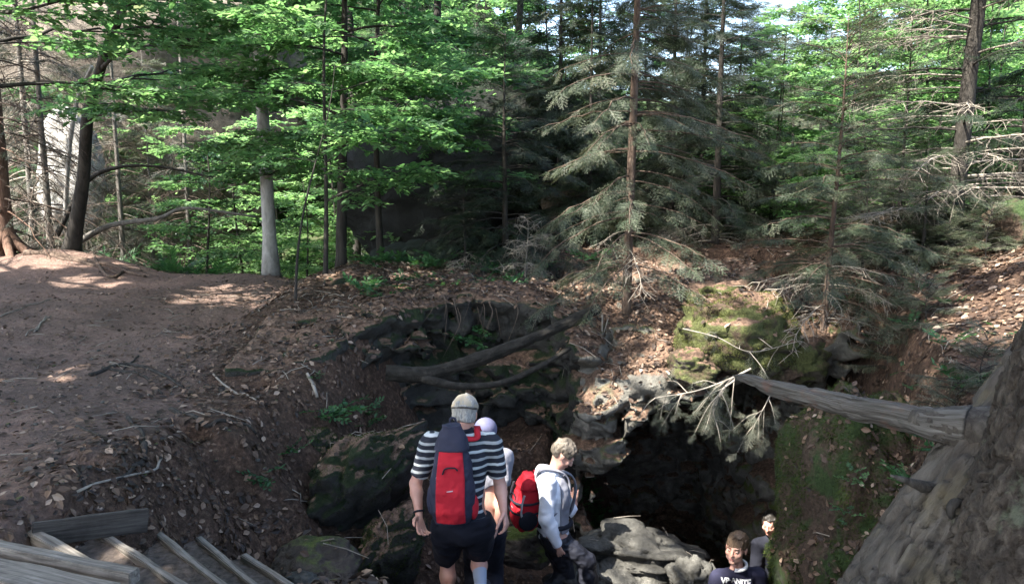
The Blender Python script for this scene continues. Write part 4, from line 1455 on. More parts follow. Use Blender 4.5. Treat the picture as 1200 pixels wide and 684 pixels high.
FAR = [(BB, [(245, 17.5, .8), (480, 17.5, 1.0), (585, 19.5, .9), (905, 13.2, .62), (985, 12.6, .60), (1080, 12.8, .72), (1165, 11.8, .62), (1240, 12.5, .8), (655, 20, .8), (400, 22, 1.1), (330, 24, 1.1),
             (1010, 16, .75), (1120, 15.5, .85), (200, 25, 1.0), (570, 27, 1.2), (930, 17, .7), (270, 32, 1.4), (480, 33, 1.5), (1180, 18, 1.0), (700, 30, 1.0), (130, 34, 1.4), (1050, 20, .9), (870, 16, .6), (360, 17.5, .7), (1012, 10.8, .46), (1092, 11.2, .52), (902, 13.0, .5), (1150, 10.6, .5)]),
       (BD, [(290, 19.5, .8), (540, 23, 1.0), (1040, 18, .8), (760, 21, .8), (90, 24, 1.0), (440, 27, 1.2), (640, 25, 1.1), (1200, 22, 1.2), (345, 30, 1.4), (20, 27, 1.2), (560, 36, 1.6), (1100, 24, 1.2), (800, 26, .9),
             (180, 40, 1.8), (400, 42, 1.9), (660, 42, 1.5), (1170, 30, 1.5), (30, 42, 2.0)]),
       (BS, [(655, 14.8, .85), (785, 14.0, .8), (700, 17.5, .9), (590, 31, 1.4), (480, 24, 1.2), (250, 28, 1.3), (60, 31, 1.4), (1140, 20, .95),
             (820, 15.5, .85), (330, 37, 1.7), (520, 45, 2.0), (1220, 24, 1.2), (120, 46, 2.1), (740, 24, 1.1), (690, 13.4, .6), (860, 13.6, .7)]),
       (BG, [(800, 18.5, .7), (925, 15.0, .52), (15, 19, .9), (110, 21, 1.0), (185, 22, .9), (60, 36, 1.5), (1000, 13.8, .5), (960, 24, .7), (900, 28, .9), (620, 39, 1.4), (1060, 24, 1.0), (230, 45, 2.0), (940, 36, .9), (985, 40, 1.0), (870, 38, 1.0), (900, 48, 1.0), (1010, 52, 1.2), (960, 30, .9), (880, 22, .8), (1000, 20, .8), (930, 45, 1.4), (970, 50, 1.4), (890, 34, 1.1)])]
KIND = {0: 'bright green', 1: 'dull green', 2: 'dark', 3: 'grey green'}
WHAT = {0: 'young beech', 1: 'beech', 2: 'spruce', 3: 'spruce'}
for ki, (src, spots) in enumerate(FAR):
    for i, (px, Y, s) in enumerate(spots):
        s = s * (0.9 if ki in (0, 1) else 1)
        p = far_pos(px, Y)
        if 845 < px < 1020 and Y > 13:
            s = min(s, (1.65 + 0.225 * Y - p[2]) / (6.6 if ki < 2 else 8.2))
        where = 'left' if px < 330 else ('middle' if px < 760 else 'right')
        dep = 'standing close behind the clearing' if Y < 19 else ('deep in the wood' if Y < 30 else 'far up the wooded slope')
        lab = '%s %s %s on the %s' % (KIND[ki], WHAT[ki], dep, where)
        grp = '%s %s %s %s' % (KIND[ki], 'beeches' if ki < 2 else 'spruces', dep, where)
        if i == 0:
            src.location = [float(v) for v in p]
            src.rotation_euler = (0, 0, 1.0)
            src.scale = (s, s, s)
            src['label'], src['group'] = lab, grp
        else:
            dup(src, p, i * 1.7 + ki, s * (0.92 + 0.16 * ((i * 37) % 10) / 10), lab, grp)

# ------------------------------------------------------------------ unseen tall trees added round the viewer to block the sun over the gully
SHADE_TREES = [(-8.5, 4.0), (-6.2, -0.6), (-11.5, 9.5), (-2.6, -3.6), (-13.5, 3.5), (2.4, -2.4), (-5.3, 4.9)]
for i, (x, y) in enumerate(SHADE_TREES):
    beech('tall_beech', 'tall beech added out of view so its high crown shades the gully', (x, y, hz(x, y)), 14.5, 0.20, 6.0, 4.6, 26, 500 + i, LEAF_BEECH, BARK_GREY, (0.4, 0.3), 0.2, 0.80, 0.85, 0.4,
          SPRAYS_BIG, 'added shade beeches round the clearing', carve_gaps=True, secs=6)
# ------------------------------------------------------------------ what has settled on surfaces
def surf(x, y):
    """height and normal of whatever lies uppermost: soil, outcrop or boulder"""
    z = ground_h(x, y)
    e = 0.04
    nx = (ground_h(x + e, y) - ground_h(x - e, y)) / (2 * e)
    ny = (ground_h(x, y + e) - ground_h(x, y - e)) / (2 * e)
    N = np.stack([-nx, -ny, np.ones_like(nx)], -1)
    N /= np.linalg.norm(N, axis=1, keepdims=True)
    hit = np.zeros(len(x), int)
    for i in range(len(x)):
        if -2.6 < x[i] < 4.3 and 4.0 < y[i] < 11.7:
            for k, bv in enumerate(BVHS):
                b = BB_[k]
                if b[0] < x[i] < b[1] and b[2] < y[i] < b[3]:
                    h = bv.ray_cast(Vector((x[i], y[i], 3.0)), Vector((0, 0, -1)))
                    if h[0] is not None and h[0].z > z[i]:
                        z[i] = h[0].z
                        N[i] = h[1][:] if h[1].z > 0 else (-h[1])[:]
                        hit[i] = k + 1
    return z, N, hit


BVHS, BB_ = [], []
for V_, F_ in [cave_geo] + ROCKS[:10] + ROCKS[15:17]:
    q_ = [tuple(int(i) for i in f) for fa in F_ for f in fa]
    BVHS.append(BVHTree.FromPolygons([tuple(v) for v in V_], q_))
    BB_.append((V_[:, 0].min(), V_[:, 0].max(), V_[:, 1].min(), V_[:, 1].max()))


def dens(x, y):
    path = np.interp(x + 0.10 * (y - 4) * (y > 6), [-3.0, -2.2], [1, 0]) * (y > 3.2)
    d = 1.0 * (1 - path) + 0.22 * path
    d = d * (0.45 + 0.55 * sstep(-0.25, 0.35, fbm(x * 0.9, y * 0.9, 3.0, 3, 91)))
    d = d * np.where((x < 0.8) & (x > -1.3) & (y < 7.5) & (y > 4.4), 0.5, 1.0)
    return d * np.where(y > 11, 0.5, 1)


n_ = 165000
lx, ly = rng.uniform(-7.5, 6.5, n_), rng.uniform(3.0, 14.5, n_)
k_ = (rng.random(n_) < dens(lx, ly)) & (np.abs(lx) < 0.72 * ly + 0.6)
lx, ly = lx[k_], ly[k_]
lz, lN, lh = surf(lx, ly)
k_ = (lN[:, 2] > np.where(lx > 1.9, 0.12, 0.28) + 0.22 * rng.random(len(lx))) & ~((lh == 2) & (rng.random(len(lx)) < 0.8)) & ~((lh > 2) & (lh < 6)) & ~((lh > 4) & (rng.random(len(lx)) < np.where(lx > 2.1, 0.3, 0.75)))
lx, ly, lz, lN = lx[k_], ly[k_], lz[k_], lN[k_]
az_ = rng.uniform(0, 6.28, len(lx))
D_ = np.stack([np.cos(az_), np.sin(az_), np.zeros(len(lx))], -1)
D_ = D_ - lN * np.sum(D_ * lN, 1)[:, None]
U_ = lN + rng.normal(0, 0.38, lN.shape)
S_ = 0.024 + 0.052 * rng.random(len(lx)) ** 1.5 * np.where(lx < -3.0, 0.62, 1.0)
P_ = np.stack([lx, ly, lz], -1) + lN * 0.008 + lN * (rng.random(len(lx)) ** 3 * 0.02)[:, None]
M_ = frames(D_, U_) * S_[:, None, None]
curl = np.array([(0, 0, 0), (-.30, .36, .13), (-.22, .72, .10), (0, 1, .04), (.30, .36, .11), (.22, .72, .14)], float)
LV, LF = inst((curl, leaf_geo()[1]), M_, P_)
LT = np.clip(np.repeat(np.clip(rng.normal(0.44, 0.30, len(lx)), 0, 1) - 0.04 * (lx < 0.2), 6), 0, 1)
tag(link('leaf_litter', new_mesh('leaf_litter', LV, LF, False, LT), LITTER), 'brown fallen leaves strewn over the banks and the gully', 'leaves', kind='stuff')

# twigs strewn among the leaves
tw = []
for i in range(900):
    x, y = rng.uniform(-5, 5), rng.uniform(3.6, 12)
    if abs(x) > 0.7 * y:
        continue
    if x < -2.4 and rng.random() < 0.6:
        continue
    tw.append((x, y))
tw = np.array(tw)
tz, tN, _h_ = surf(tw[:, 0].copy(), tw[:, 1].copy())
g_ = []
for (x, y), z, n in zip(tw, tz, tN):
    if n[2] < 0.5:
        continue
    a, L = rng.uniform(0, 6.28), rng.uniform(0.06, 0.32)
    d = np.array([math.cos(a), math.sin(a), 0.0])
    d = unit(d - n * (d @ n))
    p = np.array([x, y, z]) + n * 0.012
    g_.append(tube(np.array([p - d * L / 2, p + n * 0.012 + rng.normal(0, 0.01, 3), p + d * L / 2]), [0.004, 0.0035, 0.002], 4, cap=False))
V_, F_ = join(g_)
tag(link('twig_litter', new_mesh('twig_litter', V_, F_), TWIG_DEAD), 'thin dry twigs strewn among the fallen leaves', 'twigs', kind='stuff')

# ------------------------------------------------------------------ low plants
def plant(name, label, cat, base, n, L, seed, tm, mat, up=0.45, mu=0.5, group=None, flat=0.25):
    g = np.random.default_rng(seed)
    a = np.arange(n) * 2.4 + g.normal(0, 0.3, n)
    e = up + g.normal(0, 0.18, n)
    D = np.stack([np.cos(a) * np.cos(e), np.sin(a) * np.cos(e), np.sin(e)], -1)
    geo, tint = spread(tm, np.tile(base, (n, 1)) + g.normal(0, 0.02, (n, 3)), D, np.array([0, 0, 1.0]) + g.normal(0, flat, (n, 3)), L * g.uniform(0.65, 1.15, n), g, mu)
    return solo(name, geo, mat, label, cat, base, group, False, tint)


for i in range(26):
    px, Y = rng.uniform(95, 330), rng.uniform(14.8, 18.5)
    plant('fern', 'green fern growing in the hollow beyond the end of the path', 'fern', onpx(px, Y), 9, rng.uniform(0.55, 0.95), 600 + i, FRONDS, LEAF_LOW, 0.6, 0.55, 'ferns beyond the path')
for i in range(14):
    px, Y = rng.uniform(425, 600), rng.uniform(10.6, 13.2)
    plant('woodland_plant', 'low green plant on the flat ground before the black boulder', 'plant', onpx(px, Y), 8, rng.uniform(0.25, 0.45), 640 + i, SPRAYS, LEAF_LOW, 0.25, 0.5, 'low plants before the black boulder')
for i, (px, py, Y, n, L, lab) in enumerate(((392, 366, 8.9, 26, 0.36, 'leafy beech seedling at the rim beside the thin sapling'), (432, 372, 8.7, 16, 0.34, 'low leafy seedling hanging over the rim right of the sapling'),
                                          (400, 478, 6.6, 14, 0.22, 'small green seedling on the bank above the dark boulder'), (385, 488, 6.4, 8, 0.18, 'tiny green seedling beside the mossy hump'),
                                          (1002, 560, 5.2, 7, 0.10, 'tiny green plant among orange leaves beside the mossy wall'), (985, 600, 5.0, 7, 0.09, 'tiny green plant low on the mossy rock wall'),
                                          (690, 300, 11.0, 10, 0.30, 'bright leafed seedling left of the sunlit middle spruce'), (765, 322, 10.6, 10, 0.30, 'bright leafed seedling right of the sunlit middle spruce'),
                                          (640, 310, 11.5, 9, 0.28, 'green seedling beside the dead spruce seedling'))):
    plant('seedling', lab, 'plant', at(px, py, Y), n, L, 660 + i, SPRAYS, LEAF_LOW if i < 6 else LEAF_BEECH, 0.12, 0.55)
for i, (pts, lab) in enumerate((((((470, 350, 8.7), (505, 352, 8.5), (540, 374, 8.3), (562, 384, 8.2))), 'leafy twig hanging over the dark headwall, the upper one'),
                               ((((468, 366, 8.6), (500, 376, 8.4), (530, 390, 8.2), (556, 398, 8.1))), 'leafy twig hanging over the dark headwall, the lower one'))):
    sp = smooth_path([at(*p) for p in pts], 18)
    t_ = thing('leafy_twig', lab, 'branch', sp[0])
    part('stem', tube(sp, np.linspace(0.009, 0.003, 18), 5, cap=False), BARK_DARK, t_)
    g = np.random.default_rng(700 + i)
    b = np.repeat(sp[3:], 2, axis=0)
    a = np.tile([0.8, -0.8], len(sp) - 3) - 0.25
    D = np.stack([np.cos(a), np.sin(a), 0 * a - 0.1], -1)
    geo, tint = spread(SPRAYS, b, D, np.array([0, 0, 1.0]) + g.normal(0, .25, (len(b), 3)), g.uniform(0.16, 0.26, len(b)), g, 0.6)
    part('leaves', geo, LEAF_LOW, t_, False, tint)
for i, (px, Y, H, lab) in enumerate(((1085, 6.6, 0.35, 'dull green spruce seedling on the leaf bank above the broken branch'), (1040, 6.9, 0.42, 'grassy looking spruce seedling left of the other one on the bank'),
                                    (1150, 5.2, 0.32, 'fresh green spruce seedling beside the leaning dead trunk'), (1120, 5.0, 0.22, 'tiny spruce seedling below the fresh green one'), (1110, 7.6, 0.5, 'blue green spruce seedling high on the right bank'),
                                    (1155, 7.4, 0.6, 'spruce seedling at the top of the right bank under the dark trunk'))):
    spruce('spruce_seedling', lab, onpx(px, Y), H, 0.008, 0.34, 720 + i, NEEDLE, BARK_DARK, 0.03, 0.0, 0.06, twig=0.15, dens=1.2, mu=0.7, droop=0.2, lmin=0.08, rise=0.3)
for i in range(18):
    _ = i
    px, Y = rng.uniform(820, 1190), rng.uniform(12.8, 14.0) if _ % 2 else 8.5
    px = px if _ % 2 else rng.uniform(1010, 1190)
    spruce('spruce_seedling', 'little spruce seedling among dry twigs at the foot of the spruces', onpx(px, Y), rng.uniform(0.4, 1.1), 0.012, 0.5, 740 + i, NEEDLE_DRY if i % 3 else NEEDLE, BARK_DARK, 0.05, 0.25, 0.10,
           twig=0.2, dens=1.0, mu=0.4, lmin=0.1, group='spruce seedlings under the spruces')

# ------------------------------------------------------------------ roots and dry branches hanging over the rock
for i in range(34):
    px, py = rng.uniform(660, 745), rng.uniform(362, 405)
    Y = 8.0 + (400 - py) * 0.006 + rng.uniform(-0.15, 0.1)
    a = at(px, py, Y)
    L = rng.uniform(0.3, 0.8)
    dx = rng.uniform(-0.3, 0.15)
    p = smooth_path([a, a + [dx * 0.5 * L, -0.12, -0.25 * L], a + [dx * L, -0.15, -0.6 * L], a + [dx * 1.5 * L + rng.normal(0, .06), -0.12, -L]], 14)
    solo('hanging_root', tube(p, np.linspace(rng.uniform(0.005, 0.012), 0.002, 14), 5, wob=0.2, seed=i), TWIG_DEAD if i % 3 == 0 else TWIG_BROWN, 'thin root dangling over the dark headwall under the middle spruce', 'root', a,
         'hanging roots on the headwall')
for i in range(22):
    px = rng.uniform(450, 660)
    Y = 8.1 + rng.uniform(-0.1, 0.15)
    a = at(px, rng.uniform(345, 362), Y)
    L = rng.uniform(0.2, 0.5)
    p = smooth_path([a, a + [0.03, -0.10, -0.3 * L], a + [rng.normal(0, .08), -0.13, -L]], 10)
    solo('hanging_root', tube(p, np.linspace(0.006, 0.002, 10), 5), TWIG_BROWN, 'thin dark root hanging from the shaded headwall edge behind the forked log', 'root', a, 'hanging roots on the shaded edge')


def fallen_branch(name, label, pts, seed, n, L, mat, tm, wood, r=0.011, hang=0.8):
    sp = smooth_path(pts, 24)
    t_ = thing(name, label, 'branch', sp[0])
    g = np.random.default_rng(seed)
    tb = [tube(sp, np.linspace(r, 0.003, 24), 6, cap=False)]
    P, D, S = [], [], []
    for i in range(n):
        k = g.integers(4, 24)
        dv = unit(sp[min(k + 1, 23)] - sp[k - 1])
        d = unit(dv * g.uniform(0.3, 1.0) + g.normal(0, 0.55, 3) + [0, 0, -hang * g.random()])
        l = L * g.uniform(0.4, 1.1)
        q = smooth_path([sp[k], sp[k] + d * l * 0.5 + [0, 0, -0.04 * l], sp[k] + d * l + [0, 0, -0.35 * l]], 8)
        tb.append(tube(q, np.linspace(0.005, 0.002, 8), 4, cap=False))
        for j in range(3, 8):
            for s in range(2):
                P.append(q[j])
                D.append(unit(unit(q[j] - q[j - 1]) + g.normal(0, 0.6, 3)))
                S.append(0.13 * g.uniform(0.6, 1.2))
    part('stem', join(tb), wood, t_)
    P, D, S = np.array(P), np.array(D), np.array(S)
    geo, tint = spread(tm, P, D, np.array([0, 0, 1.0]) + g.normal(0, .4, (len(P), 3)), S, g, 0.6)
    part('needles', geo, mat, t_, False, tint)


fallen_branch('fallen_spruce_branch', 'dry spruce branch with greyish needles hanging across the cave roof', [at(880, 432, 6.75), at(850, 446, 6.7), at(815, 458, 6.65), at(768, 466, 6.7)], 801, 12, 0.44, NEEDLE_DRY, NTWIG_SPARSE, TWIG_DEAD)
fallen_branch('fallen_spruce_branch', 'short twig tuft hanging into the cave mouth below the broken branch tip', [at(905, 458, 6.7), at(895, 478, 6.65), at(885, 496, 6.6)], 803, 9, 0.25, NEEDLE_DRY, NTWIG, TWIG_DEAD, 0.007)
fallen_branch('bare_branch', 'bare forked grey twigs dangling before the black cave mouth', [at(860, 446, 6.6), at(845, 458, 6.5), at(836, 478, 6.5), at(840, 500, 6.5)], 805, 16, 0.30, NEEDLE_DRY, NTWIG_SPARSE, TWIG_DEAD, 0.010, 1.2)
fallen_branch('bare_branch', 'bare thin twigs sprawled over the mossy boulder', [at(800, 385, 7.0), at(840, 395, 6.95), at(880, 412, 6.95), at(935, 400, 7.1)], 807, 10, 0.4, NEEDLE_DRY, NTWIG_SPARSE, TWIG_DEAD, 0.007, 0.2)
fallen_branch('bare_branch', 'dry twigs lying across the ground left of the small thin spruce', [at(940, 372, 8.4), at(900, 352, 8.6), at(850, 345, 8.8), at(790, 340, 9.0)], 809, 16, 0.5, NEEDLE_DRY, NTWIG_SPARSE, TWIG_DEAD, 0.008, 0.2)

# growth along the edges of the pit
for i in range(54):
    px = rng.uniform(420, 700)
    Y = rng.uniform(8.3, 9.6)
    p = onpx(px, Y)
    plant('woodland_plant', 'small green plant growing along the dark headwall edge', 'plant', p, 7, rng.uniform(0.14, 0.30), 900 + i, SPRAYS if i % 3 else FRONDS, LEAF_LOW, 0.35, 0.45, 'plants along the headwall edge')
for i in range(36):
    px, py = rng.uniform(930, 1190), rng.uniform(320, 600)
    p = gpt(px, py)
    plant('woodland_plant', 'small green plant among the fallen leaves of the right bank', 'plant', p, 6, rng.uniform(0.08, 0.24), 940 + i, SPRAYS if i % 2 else FRONDS, LEAF_LOW, 0.4, 0.5, 'plants on the right bank')
for i in range(10):
    px, py = rng.uniform(300, 470), rng.uniform(360, 560)
    p = gpt(px, py)
    plant('woodland_plant', 'small dark green plant on the leafy bank below the path rim', 'plant', p, 6, rng.uniform(0.10, 0.2), 980 + i, SPRAYS, LEAF_LOW, 0.3, 0.4, 'plants on the bank below the path')

# ------------------------------------------------------------------ moss that stands up from the stone
MOSS_GREEN = m_leaf('moss_blades', [(0.0, (0.012, 0.018, 0.006)), (0.5, (0.03, 0.046, 0.012)), (1.0, (0.06, 0.078, 0.02))], (1.2, 1.2, 0.7), 0.25, 0.8, 0.1)
MOSS_LIGHT = m_leaf('light_moss_blades', [(0.0, (0.025, 0.03, 0.009)), (0.5, (0.06, 0.07, 0.02)), (1.0, (0.12, 0.125, 0.04))], (1.2, 1.2, 0.7), 0.25, 0.8, 0.1)


def mossy(label, geo, n, L, mat, seed, thr, zmin=-0.6):
    root = [o for o in COL.objects if o.get('label', '') == label][0]
    g = np.random.default_rng(seed)
    V, F = geo
    f = F[0]
    a, b, c = V[f[:, 0]], V[f[:, 1]], V[f[:, 2]]
    N = np.cross(b - a, c - a)
    A = np.linalg.norm(N, axis=1)
    N /= A[:, None]
    k = g.choice(len(f), n, p=A / A.sum())
    r = g.random((n, 2))
    r = np.where(r.sum(1, keepdims=True) > 1, 1 - r, r)
    P = a[k] + (b[k] - a[k]) * r[:, :1] + (c[k] - a[k]) * r[:, 1:]
    N = N[k]
    patch = fbm(P[:, 0] * 3.1, P[:, 1] * 3.1, P[:, 2] * 3.1, 4, seed) + 0.35 * N[:, 2]
    ok = (patch > thr) & (N[:, 2] > zmin)
    P, N, patch = P[ok], N[ok], patch[ok]
    D = N + g.normal(0, 0.55, N.shape) + [0, 0, -0.15]
    blade = (np.array([(-.13, 0, 0), (.13, 0, 0), (0, 1, .25)], float), [np.array([[0, 1, 2]])])
    M = frames(D, N[:, [1, 2, 0]] + g.normal(0, .4, N.shape)) * (L * g.uniform(0.5, 1.3, len(P)))[:, None, None]
    V2, F2_ = inst(blade, M, P - N * 0.004)
    t = np.repeat(np.clip(g.normal(0.5, 0.22, len(P)) + 0.25 * (patch - thr), 0, 1), 3)
    part('moss', (V2, F2_), mat, root, False, t)


mossy('tall green mossy rock wall right of the cave', ROCKS[9], 60000, 0.030, MOSS_GREEN, 5, -0.22)
mossy('yellow-green mossy boulder on top of the cave roof', ROCKS[0], 36000, 0.026, MOSS_LIGHT, 6, -0.12)
mossy('long dark boulder with a sharp edge left of the striped man', ROCKS[4], 16000, 0.022, MOSS_GREEN, 7, 0.15)
mossy('mossy dark boulder at the striped man\'s left hand', ROCKS[5], 16000, 0.022, MOSS_GREEN, 8, 0.0)
mossy('small dark mossy hump in the leaf bank', ROCKS[8], 9000, 0.022, MOSS_GREEN, 9, -0.1)
# ------------------------------------------------------------------ people
SKIN_OLD = m_skin('weathered_skin', (0.46, 0.27, 0.21))
SKIN = m_skin('light_skin', (0.52, 0.32, 0.25))
NAVY = m_fabric('navy_pack_cloth', (0.022, 0.023, 0.040))
RED = m_fabric('red_pack_cloth', (0.36, 0.012, 0.022))
BLACK = m_fabric('black_cloth', (0.010, 0.011, 0.018))
WHITE = m_fabric('white_jacket_cloth', (0.68, 0.69, 0.74), fold=0.9)
GREYV = m_fabric('grey_vest_cloth', (0.20, 0.20, 0.23), fold=0.8)
TROUS = m_fabric('dark_slick_trousers', (0.018, 0.019, 0.026), rough=0.42, fold=1.2)
SOCK = m_fabric('pale_blue_sock', (0.30, 0.34, 0.42))
SHOE = m_fabric('dark_shoe', (0.025, 0.027, 0.04), rough=0.6)
CAPM = m_fabric('beige_cap_cloth', (0.27, 0.235, 0.18))
LILAC = m_fabric('lilac_cap_cloth', (0.10, 0.10, 0.165))
BOYSHIRT = m_fabric('dark_navy_tshirt', (0.020, 0.020, 0.042))
PRINT = m_plain('white_print', (0.70, 0.70, 0.70), 0.7, 0.1)
METAL = m_plain('grey_buckle', (0.3, 0.3, 0.32), 0.4, 0.1)
EYEM = m_plain('eye_white', (0.6, 0.57, 0.54), 0.3, 0.05)
IRIS = m_plain('dark_iris', (0.02, 0.015, 0.012), 0.3, 0.05)
LIP = m_skin('lips', (0.40, 0.17, 0.15))


def m_hair(name, c0, c1):
    t = NT(name)
    co = t.n('TexCoord').outputs['Object']
    n = t.noise(1.0, 5, 0.6, t.stretch(co, (160, 160, 30)), 0.3)
    c = t.mix(t.ramp(n, [(0.3, 0), (0.7, 1)]), c0, c1)
    return t.done(t.bsdf(c, 0.5, t.bump(n, 0.8, 0.006), 0.4))


HAIR_WHITE = m_hair('white_hair', (0.10, 0.095, 0.09), (0.30, 0.29, 0.27))
HAIR_GREY = m_hair('greying_blond_hair', (0.030, 0.024, 0.018), (0.16, 0.132, 0.10))
HAIR_BROWN = m_hair('brown_hair', (0.035, 0.022, 0.014), (0.17, 0.11, 0.065))
HAIR_DARK = m_hair('dark_hair', (0.008, 0.007, 0.006), (0.03, 0.025, 0.02))


def m_stripes():
    t = NT('striped_shirt')
    co = t.n('TexCoord').outputs['Object']
    f = t.noise(7, 4, 0.5, co, 0.5)
    z = t.n('SeparateXYZ', {'Vector': co}).outputs['Z']
    z = t.math('ADD', z, t.math('MULTIPLY', f, 0.022))
    fr = t.math('FRACT', t.math('MULTIPLY', z, 19.0))
    w = t.ramp(fr, [(0.0, 1), (0.30, 1), (0.34, 0), (0.96, 0), (1.0, 1)])
    thin = t.ramp(t.math('FRACT', t.math('MULTIPLY', z, 9.5)), [(0.0, 0.6), (0.5, 0.6), (0.52, 1.0)])
    c = t.mix(t.math('MULTIPLY', w, thin), (0.016, 0.018, 0.026), (0.42, 0.44, 0.44))
    return t.done(t.bsdf(c, 0.85, t.bump(f, 0.7, 0.03), 0.2))


STRIPES = m_stripes()


def basis(fwd, up=(0, 0, 1)):
    f = unit(fwd)
    r = unit(np.cross(f, up))
    u = np.cross(r, f)
    return np.stack([r, f, u], -1)           # columns right, forward, up


def limb(F, pts, rad, k=0.02, d=0.0):
    for a, b, r1, r2 in zip(pts[:-1], pts[1:], rad[:-1], rad[1:]):
        F.cone(a, b, r1 + d, r2 + d, k)


def hand(F, w, e, palm_n, side, s=1.0, curl=0.5, fan=0.12):
    """w wrist, e fingers' direction, palm_n the way the palm faces, side +1 thumb towards cross(e, palm_n)"""
    e, n = unit(e), unit(palm_n)
    n = unit(n - e * (n @ e))
    t = np.cross(e, n) * side
    kn = [w + (e * 0.088 + t * x) * s for x in (0.030, 0.010, -0.010, -0.029)]
    for q in kn:
        F.cone(w + e * 0.012 * s, q, 0.017 * s, 0.0115 * s, 0.008)
    for i, (q, L) in enumerate(zip(kn, (0.072, 0.080, 0.074, 0.058))):
        p, dr = q, unit(e + t * fan * (1.2 - 0.8 * i))
        for j, fr in enumerate((0.44, 0.32, 0.24)):
            c = curl * (0.55 + 0.5 * j) * (1 + 0.08 * i)
            dr = unit(dr * math.cos(c) + n * math.sin(c))
            nx = p + dr * L * fr * s
            F.cone(p, nx, (0.0098 - 0.0009 * j) * s, (0.0092 - 0.0009 * j) * s, 0.003)
            p = nx
    p = w + (e * 0.022 + t * 0.022) * s
    dr = unit(t * 0.85 + e * 0.6 + n * 0.3)
    for L, r in ((0.045, 0.0145), (0.034, 0.0115), (0.028, 0.0100)):
        nx = p + dr * L * s
        F.cone(p, nx, r * s, r * 0.9 * s, 0.006)
        dr = unit(dr + e * 0.45 + n * 0.25)
        p = nx


def head(F, c, M, s=1.0, young=False):
    L = lambda x, y, z: c + M @ (np.array([x, y, z]) * s)
    e = lambda p, r, k: F.ell(L(*p), np.array(r) * s, k * s, M)
    e((0, -.014, .030), (.074, .094, .086), .02)
    e((0, .030, -.040), (.056, .060, .074), .03)
    F.cone(L(-.036, .030, -.072), L(.036, .030, -.072), .025 * s, None, .02 * s)
    e((0, .070, -.098), (.022, .018, .016), .02)
    F.cone(L(-.032, .080, .020), L(.032, .080, .020), .012 * s, None, .014 * s)
    for q in (-1, 1):
        e((q * .040, .062, -.030), (.022, .022, .020), .02)
        F.dig(L(q * .031, .100, .000), np.array((.0175, .013, .0115)) * s, M, .008 * s)
        e((q * .031, .083, .0), (.013, .010, .011), .004)
        e((q * .075, -.008, -.012), (.009, .020, .031), .006)
    F.cone(L(0, .088, .010), L(0, .107, -.034), .0085 * s, .0125 * s, .010 * s)
    for q in (-1, 1):
        F.cone(L(q * .011, .094, -.037), L(q * .011, .096, -.036), .008 * s, None, .006 * s)
    e((0, .086, -.060), (.024, .010, .0055), .006)
    e((0, .085, -.070), (.020, .010, .0065), .006)
    F.dig(L(0, .100, -.0645), np.array((.020, .010, .0022)) * s, M, .003 * s)


def face_parts(root, c, M, s, skin, hairm, squint=0.6):
    L = lambda x, y, z: c + M @ (np.array([x, y, z]) * s)
    for q in (-1, 1):
        F = Field(L(q * .031, .088, 0) - .02, L(q * .031, .088, 0) + .02, .0022)
        F.ell(L(q * .031, .0855, -.001), np.array((.011, .0095, .0072 * squint)) * s, 0, M)
        part('eye', F.mesh(), EYEM, root)
        F = Field(L(q * .031, .088, 0) - .02, L(q * .031, .088, 0) + .02, .002)
        F.ell(L(q * .031 - .001, .0905, -.001), np.array((.0052, .0060, .0058 * squint)) * s, 0, M)
        part('iris', F.mesh(), IRIS, root)
        p = smooth_path([L(q * .014, .094, .017), L(q * .030, .094, .022), L(q * .046, .083, .017)], 10)
        part('eyebrow', tube(p, np.array([.003, .0042, .0045, .0045, .0045, .004, .004, .0035, .003, .002]) * s, 6), hairm, root)
    F = Field(L(0, .09, -.065) - .035, L(0, .09, -.065) + .035, .0025)
    F.ell(L(0, .0895, -.0605), np.array((.021, .0085, .0042)) * s, 0, M)
    F.ell(L(0, .0885, -.0700), np.array((.018, .0085, .0052)) * s, 0, M)
    part('lips', F.mesh(), LIP, root)


def hair(root, c, M, s, mat, length=0.0, puff=0.012, front=0.055, low=-0.055, seed=0, fringe=0.05, noise=0.010):
    L = lambda x, y, z: c + M @ (np.array([x, y, z]) * s)
    F = Field(c - .17 * s, c + .17 * s, .0055)
    F.ell(L(0, -.018, .034), np.array((.077 + puff, .096 + puff, .090 + puff)) * s, 0)if False else F.ell(L(0, -.018, .034), np.array((.077 + puff, .096 + puff, .090 + puff)) * s, 0, M)
    F.ell(L(0, -.050, -.02 - length), np.array((.066 + puff, .055 + puff, .07 + length)) * s, .03, M)
    x, y, z = np.broadcast_arrays(*F.grid())
    q = np.stack([x - c[0], y - c[1], z - c[2]], -1) @ M / s
    f1 = np.abs(vnoise(q[..., 0] * 60, q[..., 1] * 30, q[..., 2] * 22, seed))
    F.f += (noise * (fbm(q[..., 0] * 26, q[..., 1] * 26, q[..., 2] * 16, 3, seed + 1) + 1.2 * f1 - 0.5)).astype(np.float32)
    wob = 0.012 * vnoise(q[..., 0] * 45, q[..., 1] * 20, q[..., 2] * 20, seed + 4)
    # hairline: nothing on the face, round the ears, above the nape
    line = fringe + 0.5 * np.maximum(np.abs(q[..., 0]) - .045, 0) + wob
    face = np.minimum(q[..., 1] - front + 0.15 * (q[..., 2] - .05), -(q[..., 2] - line))
    F.cut(face * s, .008)
    side = np.minimum(np.minimum(q[..., 1] + 0.035, -(q[..., 2] + .002 + wob)), 1)
    F.cut(side * s, .008)
    F.cut(-(q[..., 2] - low + wob) * s, .008)
    return part('hair', F.mesh(), mat, root)


